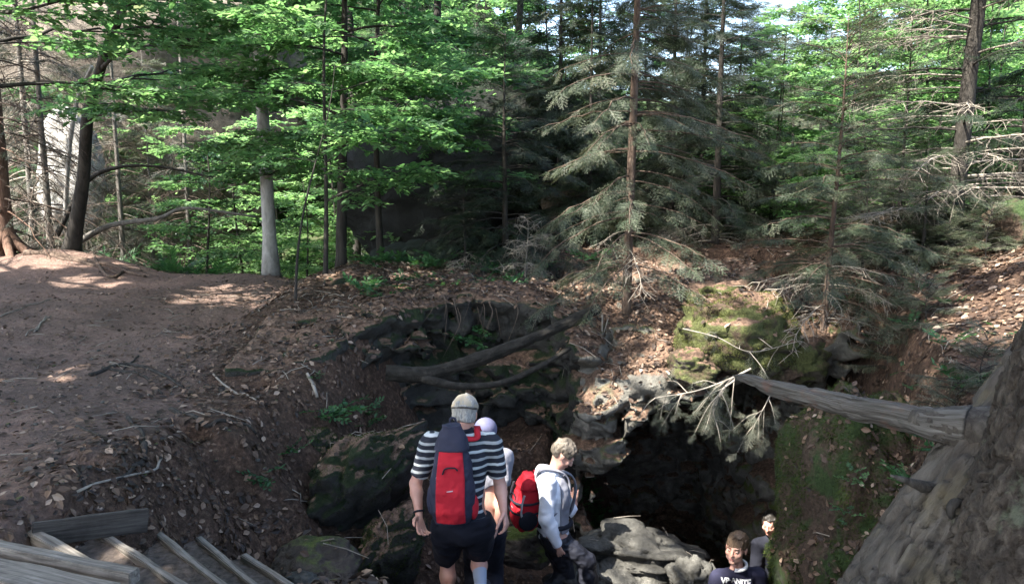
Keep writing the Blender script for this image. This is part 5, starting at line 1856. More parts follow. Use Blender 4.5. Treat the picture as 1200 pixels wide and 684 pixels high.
class Fig:
    """joints -> one body, and clothes cut from the same shapes a little larger"""
    def __init__(s, J, fwd, k=1.0, hips=0.165, chest=(0.165, 0.115, 0.20), belly=0.0):
        s.J, s.k = {a: np.asarray(b, float) for a, b in J.items()}, k
        s.fwd = unit(fwd)
        s.chest, s.hips, s.belly = chest, hips, belly
        s.up = unit(s.J['neck'] - s.J['pelvis'])
        s.M = basis(s.fwd, s.up)
        P = np.array(list(s.J.values()))
        s.lo, s.hi = P.min(0) - 0.27 * k, P.max(0) + 0.27 * k

    def torso(s, F, d=0.0):
        J, k, M = s.J, s.k, s.M
        ch = J['pelvis'] + (J['neck'] - J['pelvis']) * 0.66
        wa = J['pelvis'] + (J['neck'] - J['pelvis']) * 0.30 + s.fwd * s.belly * 0.5
        F.ell(J['pelvis'], np.array((s.hips, .115, .14)) * k + d, .05, M)
        F.ell(wa, np.array((s.hips * .90, .105 + s.belly, .20)) * k + d, .06, M)
        F.ell(ch, np.array(s.chest) * k + d, .06, M)
        for a in ('shL', 'shR'):
            F.cone(J['neck'] - s.up * .035 * k, J[a], .050 * k + d, .054 * k + d, .04)

    def sleeves(s, F, d=0.0, kk=0.03, upto=1.0):
        J, k = s.J, s.k
        for a in 'LR':
            F.cone(J['sh' + a], J['el' + a], .056 * k + d, .041 * k + d, kk)

    def forearms(s, F, d=0.0):
        J, k = s.J, s.k
        for a in 'LR':
            m = J['el' + a] + (J['wr' + a] - J['el' + a]) * 0.3
            F.cone(J['el' + a], m, .041 * k + d, .042 * k + d, .02)
            F.cone(m, J['wr' + a], .042 * k + d, .026 * k + d, .02)

    def legs(s, F, d=0.0, lower=True, kk=0.04):
        J, k = s.J, s.k
        for a in 'LR':
            F.cone(J['hip' + a], J['kn' + a], .088 * k + d, .056 * k + d, kk)
            if lower:
                m = J['kn' + a] + (J['an' + a] - J['kn' + a]) * 0.33 - s.fwd * 0.015 * k
                F.cone(J['kn' + a], m, .054 * k + d, .056 * k + d, .03)
                F.cone(m, J['an' + a], .056 * k + d, .034 * k + d, .03)

    def feet(s, F, d=0.0):
        J, k = s.J, s.k
        for a in 'LR':
            toe = J['toe' + a]
            an = J['an' + a]
            F.cone(an - [0, 0, .02 * k], an - [0, 0, .05 * k] - s.fwd * .04 * k, .038 * k + d, .036 * k + d, .02)
            F.cone(an - [0, 0, .05 * k] - s.fwd * .035 * k, toe, .036 * k + d, .028 * k + d, .02)

    def body(s, res, heads, hands):
        F = Field(s.lo, s.hi, res)
        s.torso(F)
        s.sleeves(F)
        s.forearms(F)
        s.legs(F)
        s.feet(F)
        c, M, hs = heads
        F.cone(s.J['neck'] - s.up * .03, c + M @ np.array([0, -.02, -.06]) * hs, .058 * s.k, .052 * s.k, .03)
        head(F, c, M, hs)
        for h in hands:
            hand(F, *h)
        return F.mesh()

    def cloth(s, res, fn, cuts, d=0.0, amp=0.006, seed=0, sc=9):
        F = Field(s.lo, s.hi, res)
        fn(F, d)
        x, y, z = F.grid()
        m = np.abs(F.f) < 0.08
        i, j, k = np.nonzero(m)
        a, b, c = F.ax[0][i], F.ax[1][j], F.ax[2][k]
        F.f[m] += (amp * (fbm(a * sc, b * sc, c * sc * 0.7, 3, seed) + 0.8 * np.abs(vnoise(a * sc * 1.3, b * sc * 1.3, c * sc * 2.2, seed + 3)))).astype(np.float32)
        for c in cuts:
            F.cut(c(x, y, z).astype(np.float32), 0.006)
        return F.mesh()


def pl(p, n):
    p, n = np.asarray(p, float), unit(n)
    return lambda x, y, z: (x - p[0]) * n[0] + (y - p[1]) * n[1] + (z - p[2]) * n[2]


def both(f, g):
    return lambda x, y, z: np.minimum(f(x, y, z), g(x, y, z))


def near_pt(c, r):
    """positive inside a ball: used to restrict a cut to one limb"""
    c = np.asarray(c, float)
    return lambda x, y, z: r - np.sqrt((x - c[0]) ** 2 + (y - c[1]) ** 2 + (z - c[2]) ** 2)


def limb_cut(a, b, t, r=0.16):
    """cut a sleeve or leg beyond fraction t from a to b"""
    a, b = np.asarray(a, float), np.asarray(b, float)
    p = a + (b - a) * t
    q = p + unit(b - a) * r
    return both(pl(p, a - b) if False else (lambda x, y, z: pl(p, b - a)(x, y, z)), near_pt(q, r + 0.02))


def shell(geo_f, lo, hi, res):
    F = Field(lo, hi, res)
    geo_f(F)
    return F.mesh()


def band(root, c, axis, r, w, mat, name):
    a = np.linspace(0, 2 * np.pi, 24)
    ax = unit(axis)
    u = unit(np.cross(ax, [0.3, 0.1, 1]))
    v = np.cross(ax, u)
    P = c + r * (np.cos(a)[:, None] * u + np.sin(a)[:, None] * v)
    return part(name, tube(P, w, 8, cap=False), mat, root)


# ---- backpack: a tapered bag in its own frame
def pack(name, label, c, R_, H, Wd, Dp, mats, res=0.008, panel=0.5, loc=None, top=0.62):
    """R_ columns: right, out (away from the wearer), up"""
    t_ = thing(name, label, 'backpack', c - R_[:, 2] * H / 2)

    def sdf(F, grow=0.0):
        x, y, z = np.broadcast_arrays(*F.grid())
        q = np.stack([x - c[0], y - c[1], z - c[2]], -1) @ R_
        u, w, v = q[..., 0], q[..., 1], q[..., 2]
        h = v / H + 0.5
        a = Wd * 0.5 * np.interp(h, [0, 0.12, 0.35, 0.7, 0.9, 1.0], [0.80, 1.04, 1.06, 0.84, 0.58, 0.34]) + grow
        b = Dp * 0.5 * np.interp(h, [0, 0.15, 0.4, 0.75, 0.92, 1.0], [0.76, 1.05, 1.05, 0.80, 0.55, 0.34]) + grow
        k = (np.abs(u / a) ** 2.6 + np.abs(w / b) ** 2.6) ** (1 / 2.9) - 1
        f = k * np.minimum(a, b)
        f = np.maximum(f, np.abs(v) - H / 2 - grow)
        f = f + 0.006 * fbm(x * 16, y * 16, z * 16, 3, 5) + 0.003 * np.abs(vnoise(x * 30, y * 30, z * 30, 6))
        return f, u, w, v

    lo, hi = c - 0.6 * H - 0.04, c + 0.6 * H + 0.04
    F = Field(lo, hi, res)
    f, u, w, v = sdf(F)
    F.f = f.astype(np.float32)
    part('bag', F.mesh(), mats[0], t_)
    F = Field(lo, hi, res * 0.8)
    f, u, w, v = sdf(F, 0.010)
    g = np.maximum(f, np.abs(u) - Wd * panel * np.interp(v / H + 0.5, [0, 0.5, 0.8], [0.52, 0.50, 0.40]))
    g = np.maximum(np.maximum(g, -w), np.maximum(v - H * (top - 0.5) - 0.10 * H, -(v + H * 0.47)))
    F.f = g.astype(np.float32)
    part('front_panel', F.mesh(), mats[1], t_)
    F = Field(lo, hi, res)
    f, u, w, v = sdf(F, 0.014)
    g = np.maximum(f, np.maximum(-(v - H * 0.27), -w - Dp * 0.2))
    F.f = g.astype(np.float32)
    part('lid', F.mesh(), mats[2], t_)
    to = lambda a, b, d: c + R_ @ np.array([a * Wd, b * Dp, d * H])
    part('haul_loop', tube(smooth_path([to(-.08, -.25, .49), to(-.05, -.2, .56), to(.05, -.2, .56), to(.08, -.25, .49)], 12), 0.008, 6), mats[0], t_)
    part('zip', tube(smooth_path([to(-.17, .53, .06), to(-.1, .535, .12), to(.1, .535, .13), to(.18, .52, .10)], 14), 0.0055, 6), BLACK, t_)
    part('logo_patch', tube(smooth_path([to(-.07, .555, -.115), to(.0, .56, -.11), to(.07, .555, -.105)], 8), 0.004, 6), m_plain('pale_stitching', (0.4, 0.36, 0.38), 0.7), t_)
    return t_, to


def strap(root, pts, w, mat, name='shoulder_strap', thick=0.008, normal=None):
    """a flat webbing strap along a path"""
    P = smooth_path(pts, 30)
    T = np.gradient(P, axis=0)
    T /= np.linalg.norm(T, axis=1, keepdims=True)
    if normal is None:
        c = P.mean(0) - np.array([0, 0, 0.1])
        N = P - c
    else:
        N = np.broadcast_to(np.asarray(normal, float), P.shape)
    N = N - T * np.sum(N * T, 1)[:, None]
    N /= np.linalg.norm(N, axis=1, keepdims=True)
    S = np.cross(T, N)
    a, b = S * w / 2, N * thick / 2
    V = np.stack([P - a - b, P + a - b, P + a + b, P - a + b], 1).reshape(-1, 3)
    i, j = np.meshgrid(np.arange(29), np.arange(4), indexing='ij')
    F = np.stack([i * 4 + j, i * 4 + (j + 1) % 4, (i + 1) * 4 + (j + 1) % 4, (i + 1) * 4 + j], -1).reshape(-1, 4)
    return part(name, (V, [np.vstack([F, [[0, 1, 2, 3], [119, 118, 117, 116]]])]), mat, root)


# ================================================================ the man in the striped shirt
mY = 5.2
J = dict(pelvis=at(543, 610, 5.20), neck=at(541, 505, 5.24), shL=at(506, 519, 5.22), shR=at(576, 519, 5.24),
         elL=at(487, 566, 5.24), wrL=at(491, 602, 5.12), elR=at(586, 568, 5.26), wrR=at(590, 598, 5.10),
         hipL=at(525, 618, 5.22), hipR=at(561, 617, 5.22), knL=at(524, 653, 5.52), anL=at(527, 716, 5.40),
         knR=at(561, 650, 5.50), anR=at(563, 684, 5.22))
J['toeL'] = J['anL'] + np.array([-0.02, 0.17, -0.075])
J['toeR'] = J['anR'] + np.array([0.03, 0.16, -0.085])
FM = Fig(J, (0.03, 1, 0), 1.0, 0.172, (0.172, 0.125, 0.20), 0.03)
hc = at(545, 484, 5.30)
HM = basis((0.10, 0.93, -0.34))
man_loc = (J['pelvis'][0], J['pelvis'][1], J['toeL'][2] - 0.03)
man = thing('person', 'man seen from behind in striped shirt, beige cap and black shorts', 'person', man_loc)
handL = (J['wrL'], J['wrL'] * 0 + at(495, 628, 5.02) - J['wrL'], (0.6, -0.5, 0.25), 1, 1.08, 0.42, 0.2)
handR = (J['wrR'], at(595, 622, 5.06) - J['wrR'], (-0.8, 0.3, 0.1), -1, 1.05, 0.75, 0.08)
part('body', FM.body(0.0068, (hc, HM, 1.03), [handL, handR]), SKIN_OLD, man)
cuts = [pl(FM.J['pelvis'] - FM.up * 0.04, -FM.up), both(pl(J['neck'] + FM.up * 0.012, FM.up), near_pt(J['neck'] + FM.up * .13, .15)), limb_cut(J['shL'], J['elL'], 0.80), limb_cut(J['shR'], J['elR'], 0.78)]
part('shirt', FM.cloth(0.008, lambda F, d: (FM.torso(F, d), FM.sleeves(F, d + 0.008)), cuts, 0.013, 0.009, 3), STRIPES, man)
band(man, J['neck'] + FM.up * 0.015, FM.up, 0.066, 0.013, BLACK, 'collar')
cuts = [pl(FM.J['pelvis'] + FM.up * 0.05, FM.up), limb_cut(J['hipL'], J['knL'], 0.90, 0.3), limb_cut(J['hipR'], J['knR'], 0.80, 0.3)]
part('shorts', FM.cloth(0.009, lambda F, d: (F.ell(FM.J['pelvis'], np.array((.18, .125, .15)) + d, .05, FM.M), FM.legs(F, d + 0.018, False, 0.03)), cuts, 0.022, 0.010, 5), BLACK, man)
for a in 'LR':
    sk = Field(J['an' + a] - 0.25, J['an' + a] + 0.25, 0.007)
    up_ = unit(J['kn' + a] - J['an' + a])
    sk.cone(J['an' + a] - up_ * .02, J['an' + a] + up_ * 0.13, .042, .052, .01)
    part('sock', sk.mesh(), SOCK, man)
    sh_ = Field(J['an' + a] - 0.35, J['an' + a] + 0.35, 0.008)
    an, toe = J['an' + a], J['toe' + a]
    sh_.cone(an - [0, 0, .015], an - [0, 0.04, .055], .046, .047, .02).cone(an - [0, 0.035, .055], toe, .047, .038, .02)
    sh_.plane(toe - [0, 0, .032], (0, 0, -1), 0.008)
    part('shoe', sh_.mesh(), SHOE, man)
hair(man, hc, HM, 1.03, HAIR_WHITE, 0.012, 0.006, low=-0.062, seed=3, noise=0.007)
# cap: crown, band with the gap and strap at the back, visor
Lh = lambda x, y, z: hc + HM @ (np.array([x, y, z]) * 1.03)
cp = Field(hc - 0.2, hc + 0.2, 0.006)
cp.ell(Lh(0, -.012, .038), (.092, .112, .096), 0, HM)
cp.cone(Lh(0, -.012, .133), Lh(0, -.012, .136), .009, None, .004)
cp.plane(Lh(0, 0, .030), HM @ np.array([0, -0.06, -1.0]), .006)
x_, y_, z_ = np.broadcast_arrays(*cp.grid())
q_ = np.stack([x_ - hc[0], y_ - hc[1], z_ - hc[2]], -1) @ HM
seam = np.minimum(np.abs(q_[..., 0]), np.minimum(np.abs(q_[..., 0] * .5 + (q_[..., 1] + .012) * .87), np.abs(q_[..., 0] * .5 - (q_[..., 1] + .012) * .87)))
cp.f += (0.003 * (1 - sstep(0, .005, seam)) + 0.004 * fbm(x_ * 20, y_ * 20, z_ * 20, 2, 8)).astype(np.float32)
cap_o = part('cap', cp.mesh(), CAPM, man)
cg = Field(hc - 0.2, hc + 0.2, 0.005)
cg.ell(Lh(0, -.116, .028), (.040, .016, .024), 0, HM)
cg.plane(Lh(0, 0, .036), HM @ np.array([0, 0, -1.0]))
part('cap_opening', cg.mesh(), HAIR_WHITE, man)
a_ = np.linspace(-1.15, 1.15, 20)
part('cap_strap', tube(np.array([Lh(.092 * math.sin(v), -.014 - .110 * math.cos(v), .030) for v in a_]), 0.0065, 6), m_plain('dark_strap', (0.05, 0.045, 0.04), 0.8), man)
a_ = np.linspace(-1.0, 1.0, 16)
vis = Field(Lh(0, .13, .03) - .16, Lh(0, .13, .03) + .16, 0.006)
vis.ell(Lh(0, .085, .030), (.078, .105, .010), 0, HM)
vis.plane(Lh(0, .07, .03), HM @ np.array([0, -1.0, 0]))
part('cap_visor', vis.mesh(), CAPM, man)
band(man, J['wrL'] + (J['elL'] - J['wrL']) * 0.08, J['elL'] - J['wrL'], 0.032, 0.007, BLACK, 'watch')

bc = at(530, 555, 5.02)
RB = np.stack([unit((1, -0.05, 0)), unit((-0.05, -1, 0.03)), np.array([0.03, 0.05, 1.0])], -1)
RB[:, 2] = np.cross(RB[:, 0], -RB[:, 1]) * 1.0
RB[:, 2] = unit(RB[:, 2]) * (1 if RB[2, 2] > 0 else -1)
bag, to = pack('backpack', 'red and navy backpack on the back of the man in the striped shirt', bc, RB, 0.65, 0.285, 0.24, (NAVY, RED, NAVY), panel=0.66, top=0.68)
for s_, a in ((-1, 'shL'), (1, 'shR')):
    inn = J['neck'] + (J[a] - J['neck']) * 0.52
    up_ = FM.up
    strap(bag, [to(s_ * .22, -.30, .34), inn + up_ * .045 + np.array([0, -.09, -.02]), inn + up_ * .062, inn + up_ * .035 + np.array([0, .10, 0]), inn - up_ * .15 + np.array([s_ * .04, .16, 0]), to(s_ * .45, -.35, -.35)], 0.042, RED, thick=0.007)
sp_ = Field(to(.5, 0, -.38) - .14, to(.5, 0, -.38) + .14, .007)
sp_.ell(to(.49, -.1, -.36), (.035, .07, .085), 0, RB)
part('side_pocket', sp_.mesh(), RED, bag)
sp_ = Field(to(-.5, 0, -.30) - .16, to(-.5, 0, -.30) + .16, .007)
sp_.ell(to(-.47, -.05, -.28), (.040, .07, .11), 0, RB)
part('side_pocket', sp_.mesh(), NAVY, bag)
part('sternum_buckle', box(to(-.30, .40, -.02), (0.02, 0.012, 0.05), bev=0.004), METAL, bag)

# ================================================================ the person hidden behind him
J2 = dict(pelvis=at(566, 615, 5.86), neck=at(569, 523, 5.90), shL=at(546, 536, 5.9), shR=at(590, 536, 5.86),
          elL=at(540, 575, 5.9), wrL=at(545, 606, 6.0), elR=at(588, 582, 5.80), wrR=at(582, 614, 5.74),
          hipL=at(556, 620, 5.88), hipR=at(578, 620, 5.86), knL=at(556, 668, 6.05), anL=at(556, 716, 5.95), knR=at(578, 668, 6.0), anR=at(579, 718, 5.9))
J2['toeL'], J2['toeR'] = J2['anL'] + np.array([0, .15, -.07]), J2['anR'] + np.array([.02, .15, -.07])
F2 = Fig(J2, (0.15, 1, 0), 0.9, 0.16, (0.16, 0.11, 0.19))
h2 = at(569, 508, 5.95)
M2 = basis((0.3, 0.9, -0.3))
p2 = thing('person', 'person in a pale lilac cap almost hidden behind the striped shirt', 'person', (J2['pelvis'][0], J2['pelvis'][1], J2['toeL'][2] - .03))
part('body', F2.body(0.0085, (h2, M2, 0.95), [(J2['wrL'], (0, .1, -1), (1, 0, 0), 1, .9, .5), (J2['wrR'], at(579, 636, 5.72) - J2['wrR'], (-1, .2, 0), -1, .95, .45)]), SKIN, p2)
part('shirt', F2.cloth(0.010, lambda F, d: (F2.torso(F, d), F2.sleeves(F, d + .012)), [pl(J2['pelvis'] - F2.up * .05, -F2.up), both(pl(J2['neck'] + F2.up * .01, F2.up), near_pt(J2['neck'] + F2.up * .13, .15)),
                                                                                    limb_cut(J2['shL'], J2['elL'], .7), limb_cut(J2['shR'], J2['elR'], .7)], 0.016, .008, 7), GREYV, p2)
part('trousers', F2.cloth(0.010, lambda F, d: (F.ell(J2['pelvis'], np.array((.15, .115, .14)) + d, .05, F2.M), F2.legs(F, d + .012)), [pl(J2['pelvis'] + F2.up * .06, F2.up)], 0.02, .008, 9), BLACK, p2)
cp = Field(h2 - .2, h2 + .2, .007)
cp.ell(h2 + M2 @ np.array([0, -.012, .034]), (.090, .108, .094), 0, M2)
cp.plane(h2 + M2 @ np.array([0, 0, .005]), M2 @ np.array([0, -.1, -1.0]), .006)
part('cap', cp.mesh(), LILAC, p2)

# ================================================================ the woman in the white jacket
J3 = dict(pelvis=at(648, 624, 6.36), neck=at(648, 555, 6.36), shR=at(641, 565, 6.20), shL=at(655, 567, 6.52),
          elR=at(640, 607, 6.14), wrR=at(654, 638, 6.16), elL=at(666, 600, 6.62), wrL=at(671, 588, 6.62),
          hipR=at(650, 630, 6.27), hipL=at(648, 630, 6.45), knR=at(688, 656, 6.24), anR=at(693, 716, 6.30), knL=at(664, 676, 6.50), anL=at(640, 690, 6.36))
J3['wrL'] = at(674, 590, 6.72)
fw3 = np.array([0.96, 0.28, 0.0])
J3['toeR'] = J3['anR'] + np.array([.14, .04, -.075])
J3['toeL'] = J3['anL'] + np.array([.12, .05, -.09])
F3 = Fig(J3, fw3, 0.94, 0.165, (0.165, 0.115, 0.185))
h3 = at(661, 532, 6.38)
M3 = basis((0.70, -0.05, -0.60))
wom = thing('person', 'woman with short greying hair in a white hooded jacket looking down, seen side on', 'person', (J3['pelvis'][0], J3['pelvis'][1], J3['toeR'][2] - .03))
part('body', F3.body(0.0068, (h3, M3, 0.98), [(J3['wrR'], at(660, 656, 6.18) - J3['wrR'], (0.2, 0.9, 0), -1, .92, .5), (J3['wrL'], at(672, 566, 6.70) - J3['wrL'], (0.3, 0.9, 0), 1, .92, .25)]), SKIN, wom)
ct = [pl(J3['pelvis'] - F3.up * .035, -F3.up), both(pl(J3['neck'] + F3.up * .02, F3.up), near_pt(J3['neck'] + F3.up * .15, .16)), limb_cut(J3['elR'], J3['wrR'], 1.02), limb_cut(J3['elL'], J3['wrL'], 0.6)]
part('jacket', F3.cloth(0.008, lambda F, d: (F3.torso(F, d), F3.sleeves(F, d + .008), F3.forearms(F, d + .006)), ct, 0.018, .012, 11), WHITE, wom)
hd = Field(J3['neck'] - .2, J3['neck'] + .2, .007)
nk = J3['neck']
for v in np.linspace(0, 2 * np.pi, 15)[:-1]:
    p0 = nk + F3.M @ np.array([.078 * math.cos(v), .080 * math.sin(v) - .03, .030 - .02 * math.sin(v)])
    p1 = nk + F3.M @ np.array([.078 * math.cos(v + .45), .080 * math.sin(v + .45) - .03, .030 - .02 * math.sin(v + .45)])
    hd.cone(p0, p1, .026 - .006 * math.sin(v), None, .012)
hd.ell(nk + F3.M @ np.array([0, -.12, -.02]), (.085, .045, .075), .03, F3.M)
part('hood', hd.mesh(), WHITE, wom)
ct = [pl(J3['pelvis'] + F3.up * .06, -F3.up), both(pl(J3['neck'] - F3.up * .02, F3.up), near_pt(J3['neck'] + F3.up * .12, .16)), pl(J3['neck'] + fw3 * .015, -fw3)]
part('vest', F3.cloth(0.009, lambda F, d: F3.torso(F, d), ct, 0.032, .010, 13), GREYV, wom)
part('trousers', F3.cloth(0.008, lambda F, d: (F.ell(J3['pelvis'], np.array((.16, .12, .14)) + d, .05, F3.M), F3.legs(F, d + .014)), [pl(J3['pelvis'] + F3.up * .02, F3.up)], 0.014, .014, 15, 12), TROUS, wom)
hair(wom, h3, M3, 0.98, HAIR_GREY, 0.0, 0.007, front=.056, low=-.055, seed=13, fringe=.040, noise=.013)
face_parts(wom, h3, M3, 0.98, SKIN, HAIR_GREY)
for a in 'LR':
    an, toe = J3['an' + a], J3['toe' + a]
    sh_ = Field(an - .3, an + .3, .008)
    sh_.cone(an - [0, 0, .01], an - fw3 * .04 - [0, 0, .05], .043, .044, .02).cone(an - fw3 * .035 - [0, 0, .05], toe, .044, .034, .02)
    part('shoe', sh_.mesh(), SHOE, wom)
rc = at(617, 586, 6.36)
upb = unit(F3.up * 1.0 + np.array([0.10, 0, 0]))
ob = unit(-fw3 + upb * (fw3 @ upb))
RP = np.stack([np.cross(ob, upb) * -1, ob, upb], -1)
if np.linalg.det(RP) < 0:
    RP[:, 0] *= -1
wb, to3 = pack('backpack', 'bright red backpack with grey and black trim on the woman in the white jacket', rc, RP, 0.46, 0.29, 0.22, (RED, RED, RED), panel=0.46, top=0.60)
for hgt, w_ in ((.10, .02), (-.10, .016)):
    strap(wb, [to3(-.51, -.35, hgt), to3(-.53, .1, hgt - .04), to3(-.36, .52, hgt - .06), to3(0, .62, hgt - .07), to3(.36, .52, hgt - .06), to3(.53, .1, hgt - .04), to3(.51, -.35, hgt)], w_, BLACK, 'compression_strap', 0.008)
for s_ in (-1, 1):
    pk = Field(to3(s_ * .5, .1, -.2) - .15, to3(s_ * .5, .1, -.2) + .15, .006)
    pk.ell(to3(s_ * .50, .08, -.26), (.022, .085, .085), 0, RP)
    part('mesh_pocket', pk.mesh(), BLACK, wb)
    strap(wb, [to3(s_ * .53, .35, .24), to3(s_ * .54, .42, .05), to3(s_ * .52, .38, -.15), to3(s_ * .5, .2, -.34)], 0.016, m_plain('grey_piping', (0.35, 0.35, 0.36), 0.6), 'piping', 0.008, normal=RP[:, 0] * s_)
    shp = J3['neck'] + (J3['shL' if s_ * RP[1, 0] > 0 else 'shR'] - J3['neck']) * 0.62
    strap(wb, [to3(s_ * .25, -.40, .36), shp + F3.up * .078 - fw3 * .09, shp + F3.up * .088, shp + F3.up * .02 + fw3 * .145, shp - F3.up * .14 + fw3 * .17, shp - F3.up * .30 + fw3 * .06 + (shp - J3['neck']) * .55, to3(s_ * .45, -.45, -.30)], 0.050, GREYV, thick=0.012)
hb = [J3['pelvis'] + F3.up * .115 + F3.M @ np.array([.178 * math.cos(v), .158 * math.sin(v), 0]) for v in np.linspace(-2.6, -0.0 + 2.6 + 3.14 - 3.14, 26)]
strap(wb, hb[::3] + [hb[-1]], 0.038, BLACK, 'hip_belt', 0.010, normal=None)

# ================================================================ the boy at the cave mouth
J4 = dict(pelvis=at(866, 752, 5.92), neck=at(864, 665, 5.93), shR=at(842, 677, 5.90), shL=at(889, 674, 5.98),
          elR=at(833, 712, 5.84), wrR=at(836, 744, 5.74), elL=at(897, 712, 5.98), wrL=at(893, 746, 5.86))
fw4 = np.array([-0.40, -0.90, 0.0])
rt4 = np.cross(fw4, [0, 0, 1])
for a, s_ in (('R', 1), ('L', -1)):
    hp = J4['pelvis'] + rt4 * .08 * s_ + np.array([0, 0, -.02])
    J4['hip' + a], J4['kn' + a], J4['an' + a] = hp, hp + fw4 * .05 + np.array([0, 0, -.36]), hp + fw4 * -.02 + np.array([0, 0, -.70])
    J4['toe' + a] = J4['an' + a] + fw4 * .15 + np.array([0, 0, -.06])
F4 = Fig(J4, fw4, 0.82, 0.150, (0.158, 0.110, 0.19))
h4 = at(863, 641, 5.90)
M4 = basis((-0.56, -0.82, 0.06), (0.06, 0, 1))
boy = thing('person', 'boy with short brown hair in a dark t-shirt with white lettering at the cave mouth', 'person', (J4['pelvis'][0], J4['pelvis'][1], J4['toeR'][2] - .03))
HS4 = 1.02
part('body', F4.body(0.006, (h4, M4, HS4), [(J4['wrR'], fw4 * .4 + np.array([0, 0, -1]), -rt4, 1, .85, .4), (J4['wrL'], fw4 * .3 + np.array([0, 0, -1]), rt4, -1, .85, .4)]), SKIN, boy)
shirt_geo = F4.cloth(0.007, lambda F, d: (F4.torso(F, d), F4.sleeves(F, d + .010)), [pl(J4['pelvis'] - F4.up * .08, -F4.up), both(pl(J4['neck'] + F4.up * .004, F4.up), near_pt(J4['neck'] + F4.up * .11, .13)),
                                                                                  limb_cut(J4['shL'], J4['elL'], .75), limb_cut(J4['shR'], J4['elR'], .75)], 0.014, .006, 17)
part('t_shirt', shirt_geo, BOYSHIRT, boy)
part('trousers', F4.cloth(0.010, lambda F, d: (F.ell(J4['pelvis'], np.array((.125, .10, .12)) + d, .05, F4.M), F4.legs(F, d + .012)), [pl(J4['pelvis'] + F4.up * .04, F4.up)], 0.014, .008, 19), BLACK, boy)
hair(boy, h4, M4, HS4, HAIR_BROWN, -.005, 0.002, front=.050, low=-.02, seed=23, fringe=.088, noise=.009)
face_parts(boy, h4, M4, HS4, SKIN, HAIR_BROWN, 0.7)
# white collar showing at the neck
a_ = np.linspace(-0.5, 2.3, 16)
nc = J4['neck'] + F4.up * .012
part('collar', tube(np.array([nc + F4.M @ np.array([-.074 * math.cos(v - .6) * 1.0, .060 * math.sin(v - .6) + .004, .018 - .020 * math.sin(v - .6)]) for v in a_]), np.linspace(.012, .016, 16), 8), PRINT, boy)
for a in 'LR':
    an, toe = J4['an' + a], J4['toe' + a]
    sh_ = Field(an - .3, an + .3, .009)
    sh_.cone(an, an - fw4 * .03 - [0, 0, .04], .04, .04, .02).cone(an - fw4 * .03 - [0, 0, .04], toe, .04, .032, .02)
    part('shoe', sh_.mesh(), SHOE, boy)
SB = BVHTree.FromPolygons([tuple(v) for v in shirt_geo[0]], [tuple(int(i) for i in q) for q in shirt_geo[1][0]])


def lettering(text, name, size, centre, slant, width):
    cu = bpy.data.curves.new(name, 'FONT')
    cu.body = text
    cu.size = size
    cu.align_x = 'CENTER'
    cu.resolution_u = 3
    cu.offset = size * 0.05
    tmp = bpy.data.objects.new(name, cu)
    COL.objects.link(tmp)
    dg = bpy.context.evaluated_depsgraph_get()
    me = bpy.data.meshes.new_from_object(tmp.evaluated_get(dg))
    bpy.data.objects.remove(tmp)
    bm = bmesh.new()
    bm.from_mesh(me)
    bmesh.ops.triangulate(bm, faces=bm.faces[:])
    for _ in range(2):
        bmesh.ops.subdivide_edges(bm, edges=[e for e in bm.edges if e.calc_length() > size * 0.18], cuts=1)
        bmesh.ops.triangulate(bm, faces=bm.faces[:])
    V, F = bm_geo(bm)
    V[:, 0] *= width / (V[:, 0].max() - V[:, 0].min())
    rgt = unit(-F4.M[:, 0])
    out = np.zeros_like(V)
    for i, (x, y, z) in enumerate(V):
        p = centre + rgt * x + F4.up * (y - size * .35 + slant * x) + fw4 * .35
        h = SB.ray_cast(Vector(p), Vector(-fw4))
        q = np.array(h[0][:]) if h[0] is not None else p - fw4 * .25
        out[i] = q + fw4 * 0.004
    return part(name, (out, F), PRINT, boy, False)


tc = J4['neck'] - F4.up * .074
lettering('VP\u00b7ANITE', 'shirt_lettering', 0.060, tc, -0.28, 0.21)
lettering('IN BER', 'shirt_lettering_below', 0.036, tc - F4.up * .064, -0.28, 0.12)

# ================================================================ the person in the dark behind the boy
J5 = dict(pelvis=at(907, 696, 7.90), neck=at(906, 628, 7.90), shR=at(889, 638, 7.87), shL=at(924, 638, 7.95), elR=at(885, 670, 7.85), wrR=at(889, 696, 7.73), elL=at(927, 670, 7.91), wrL=at(921, 696, 7.80))
fw5 = np.array([-0.35, -0.93, 0.0])
r5 = np.cross(fw5, [0, 0, 1])
for a, s_ in (('R', 1), ('L', -1)):
    hp = J5['pelvis'] + r5 * .09 * s_
    J5['hip' + a], J5['kn' + a], J5['an' + a] = hp, hp + np.array([0, 0, -.40]), hp + np.array([0, 0, -.78])
    J5['toe' + a] = J5['an' + a] + fw5 * .16 + np.array([0, 0, -.07])
F5 = Fig(J5, fw5, 0.92)
h5 = at(902, 612, 7.85)
M5 = basis((-0.5, -0.8, -0.2))
p5 = thing('person', 'person in dark clothes standing in the shadow of the cave behind the boy', 'person', (J5['pelvis'][0], J5['pelvis'][1], J5['toeR'][2] - .03))
part('body', F5.body(0.009, (h5, M5, 0.98), [(J5['wrR'], fw5 * .4 + np.array([0, 0, -1]), -r5, 1, .92, .4), (J5['wrL'], fw5 * .3 + np.array([0, 0, -1]), r5, -1, .92, .4)]), SKIN_OLD, p5)
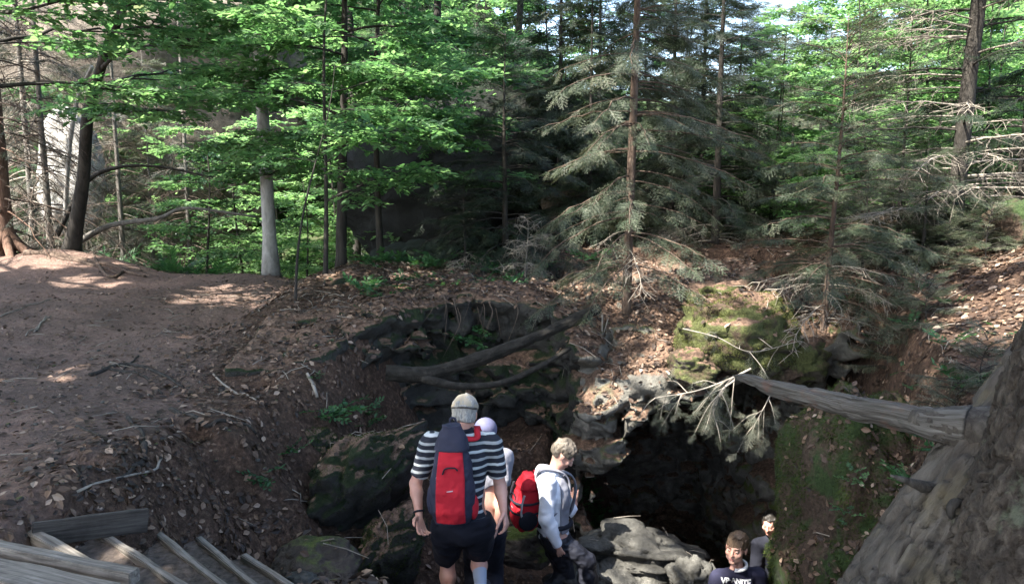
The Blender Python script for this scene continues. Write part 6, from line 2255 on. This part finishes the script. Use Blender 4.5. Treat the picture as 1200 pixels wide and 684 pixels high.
part('jacket', F5.cloth(0.010, lambda F, d: (F5.torso(F, d), F5.sleeves(F, d + .010), F5.forearms(F, d + .008)), [pl(J5['pelvis'] - F5.up * .06, -F5.up), both(pl(J5['neck'] + F5.up * .02, F5.up), near_pt(J5['neck'] + F5.up * .14, .15)),
                                                                                                               limb_cut(J5['elR'], J5['wrR'], .98), limb_cut(J5['elL'], J5['wrL'], .98)], 0.018, .008, 27), BLACK, p5)
part('trousers', F5.cloth(0.011, lambda F, d: (F.ell(J5['pelvis'], np.array((.15, .115, .14)) + d, .05, F5.M), F5.legs(F, d + .012)), [pl(J5['pelvis'] + F5.up * .04, F5.up)], 0.016, .008, 29), BLACK, p5)
hair(p5, h5, M5, 0.98, HAIR_DARK, 0.0, 0.008, seed=33, fringe=.055)

# the stones they stand on
def footing(c, r, seed, label):
    gz_ = hz(c[0], c[1])
    if c[2] - gz_ < 0.03:
        return
    h = max((c[2] - gz_) / 2 + 0.06, 0.05)
    geo = boulder((c[0], c[1], c[2] - h), (r, r * 0.85, h / 0.86), seed, rot=seed, cuts=7)
    geo[0][:, 2] += c[2] - geo[0][:, 2].max()
    solo('step_stone', geo, ROCK_BROWN, label, 'rock', (c[0], c[1], geo[0][:, 2].min()))


footing((J['anR'] + J['toeR']) / 2 * [1, 1, 0] + [0, 0, J['toeR'][2] - 0.045], 0.17, 91, 'brown stone under the right shoe of the striped man')
footing((J['anL'] + J['toeL']) / 2 * [1, 1, 0] + [0, 0, J['toeL'][2] - 0.045], 0.19, 92, 'brown stone under the left shoe of the striped man')
footing((J3['anL'] + J3['toeL']) / 2 * [1, 1, 0] + [0, 0, J3['toeL'][2] - 0.03], 0.17, 93, 'dark stone under the rear shoe of the woman')
footing((J3['anR'] + J3['toeR']) / 2 * [1, 1, 0] + [0, 0, J3['toeR'][2] - 0.03], 0.18, 94, 'dark stone under the front shoe of the woman')
for a in 'LR':
    footing((J4['an' + a] + J4['toe' + a]) / 2 * [1, 1, 0] + [0, 0, J4['toe' + a][2] - 0.03], 0.15, 95 + ord(a), 'low stone under a foot of the boy at the cave mouth')
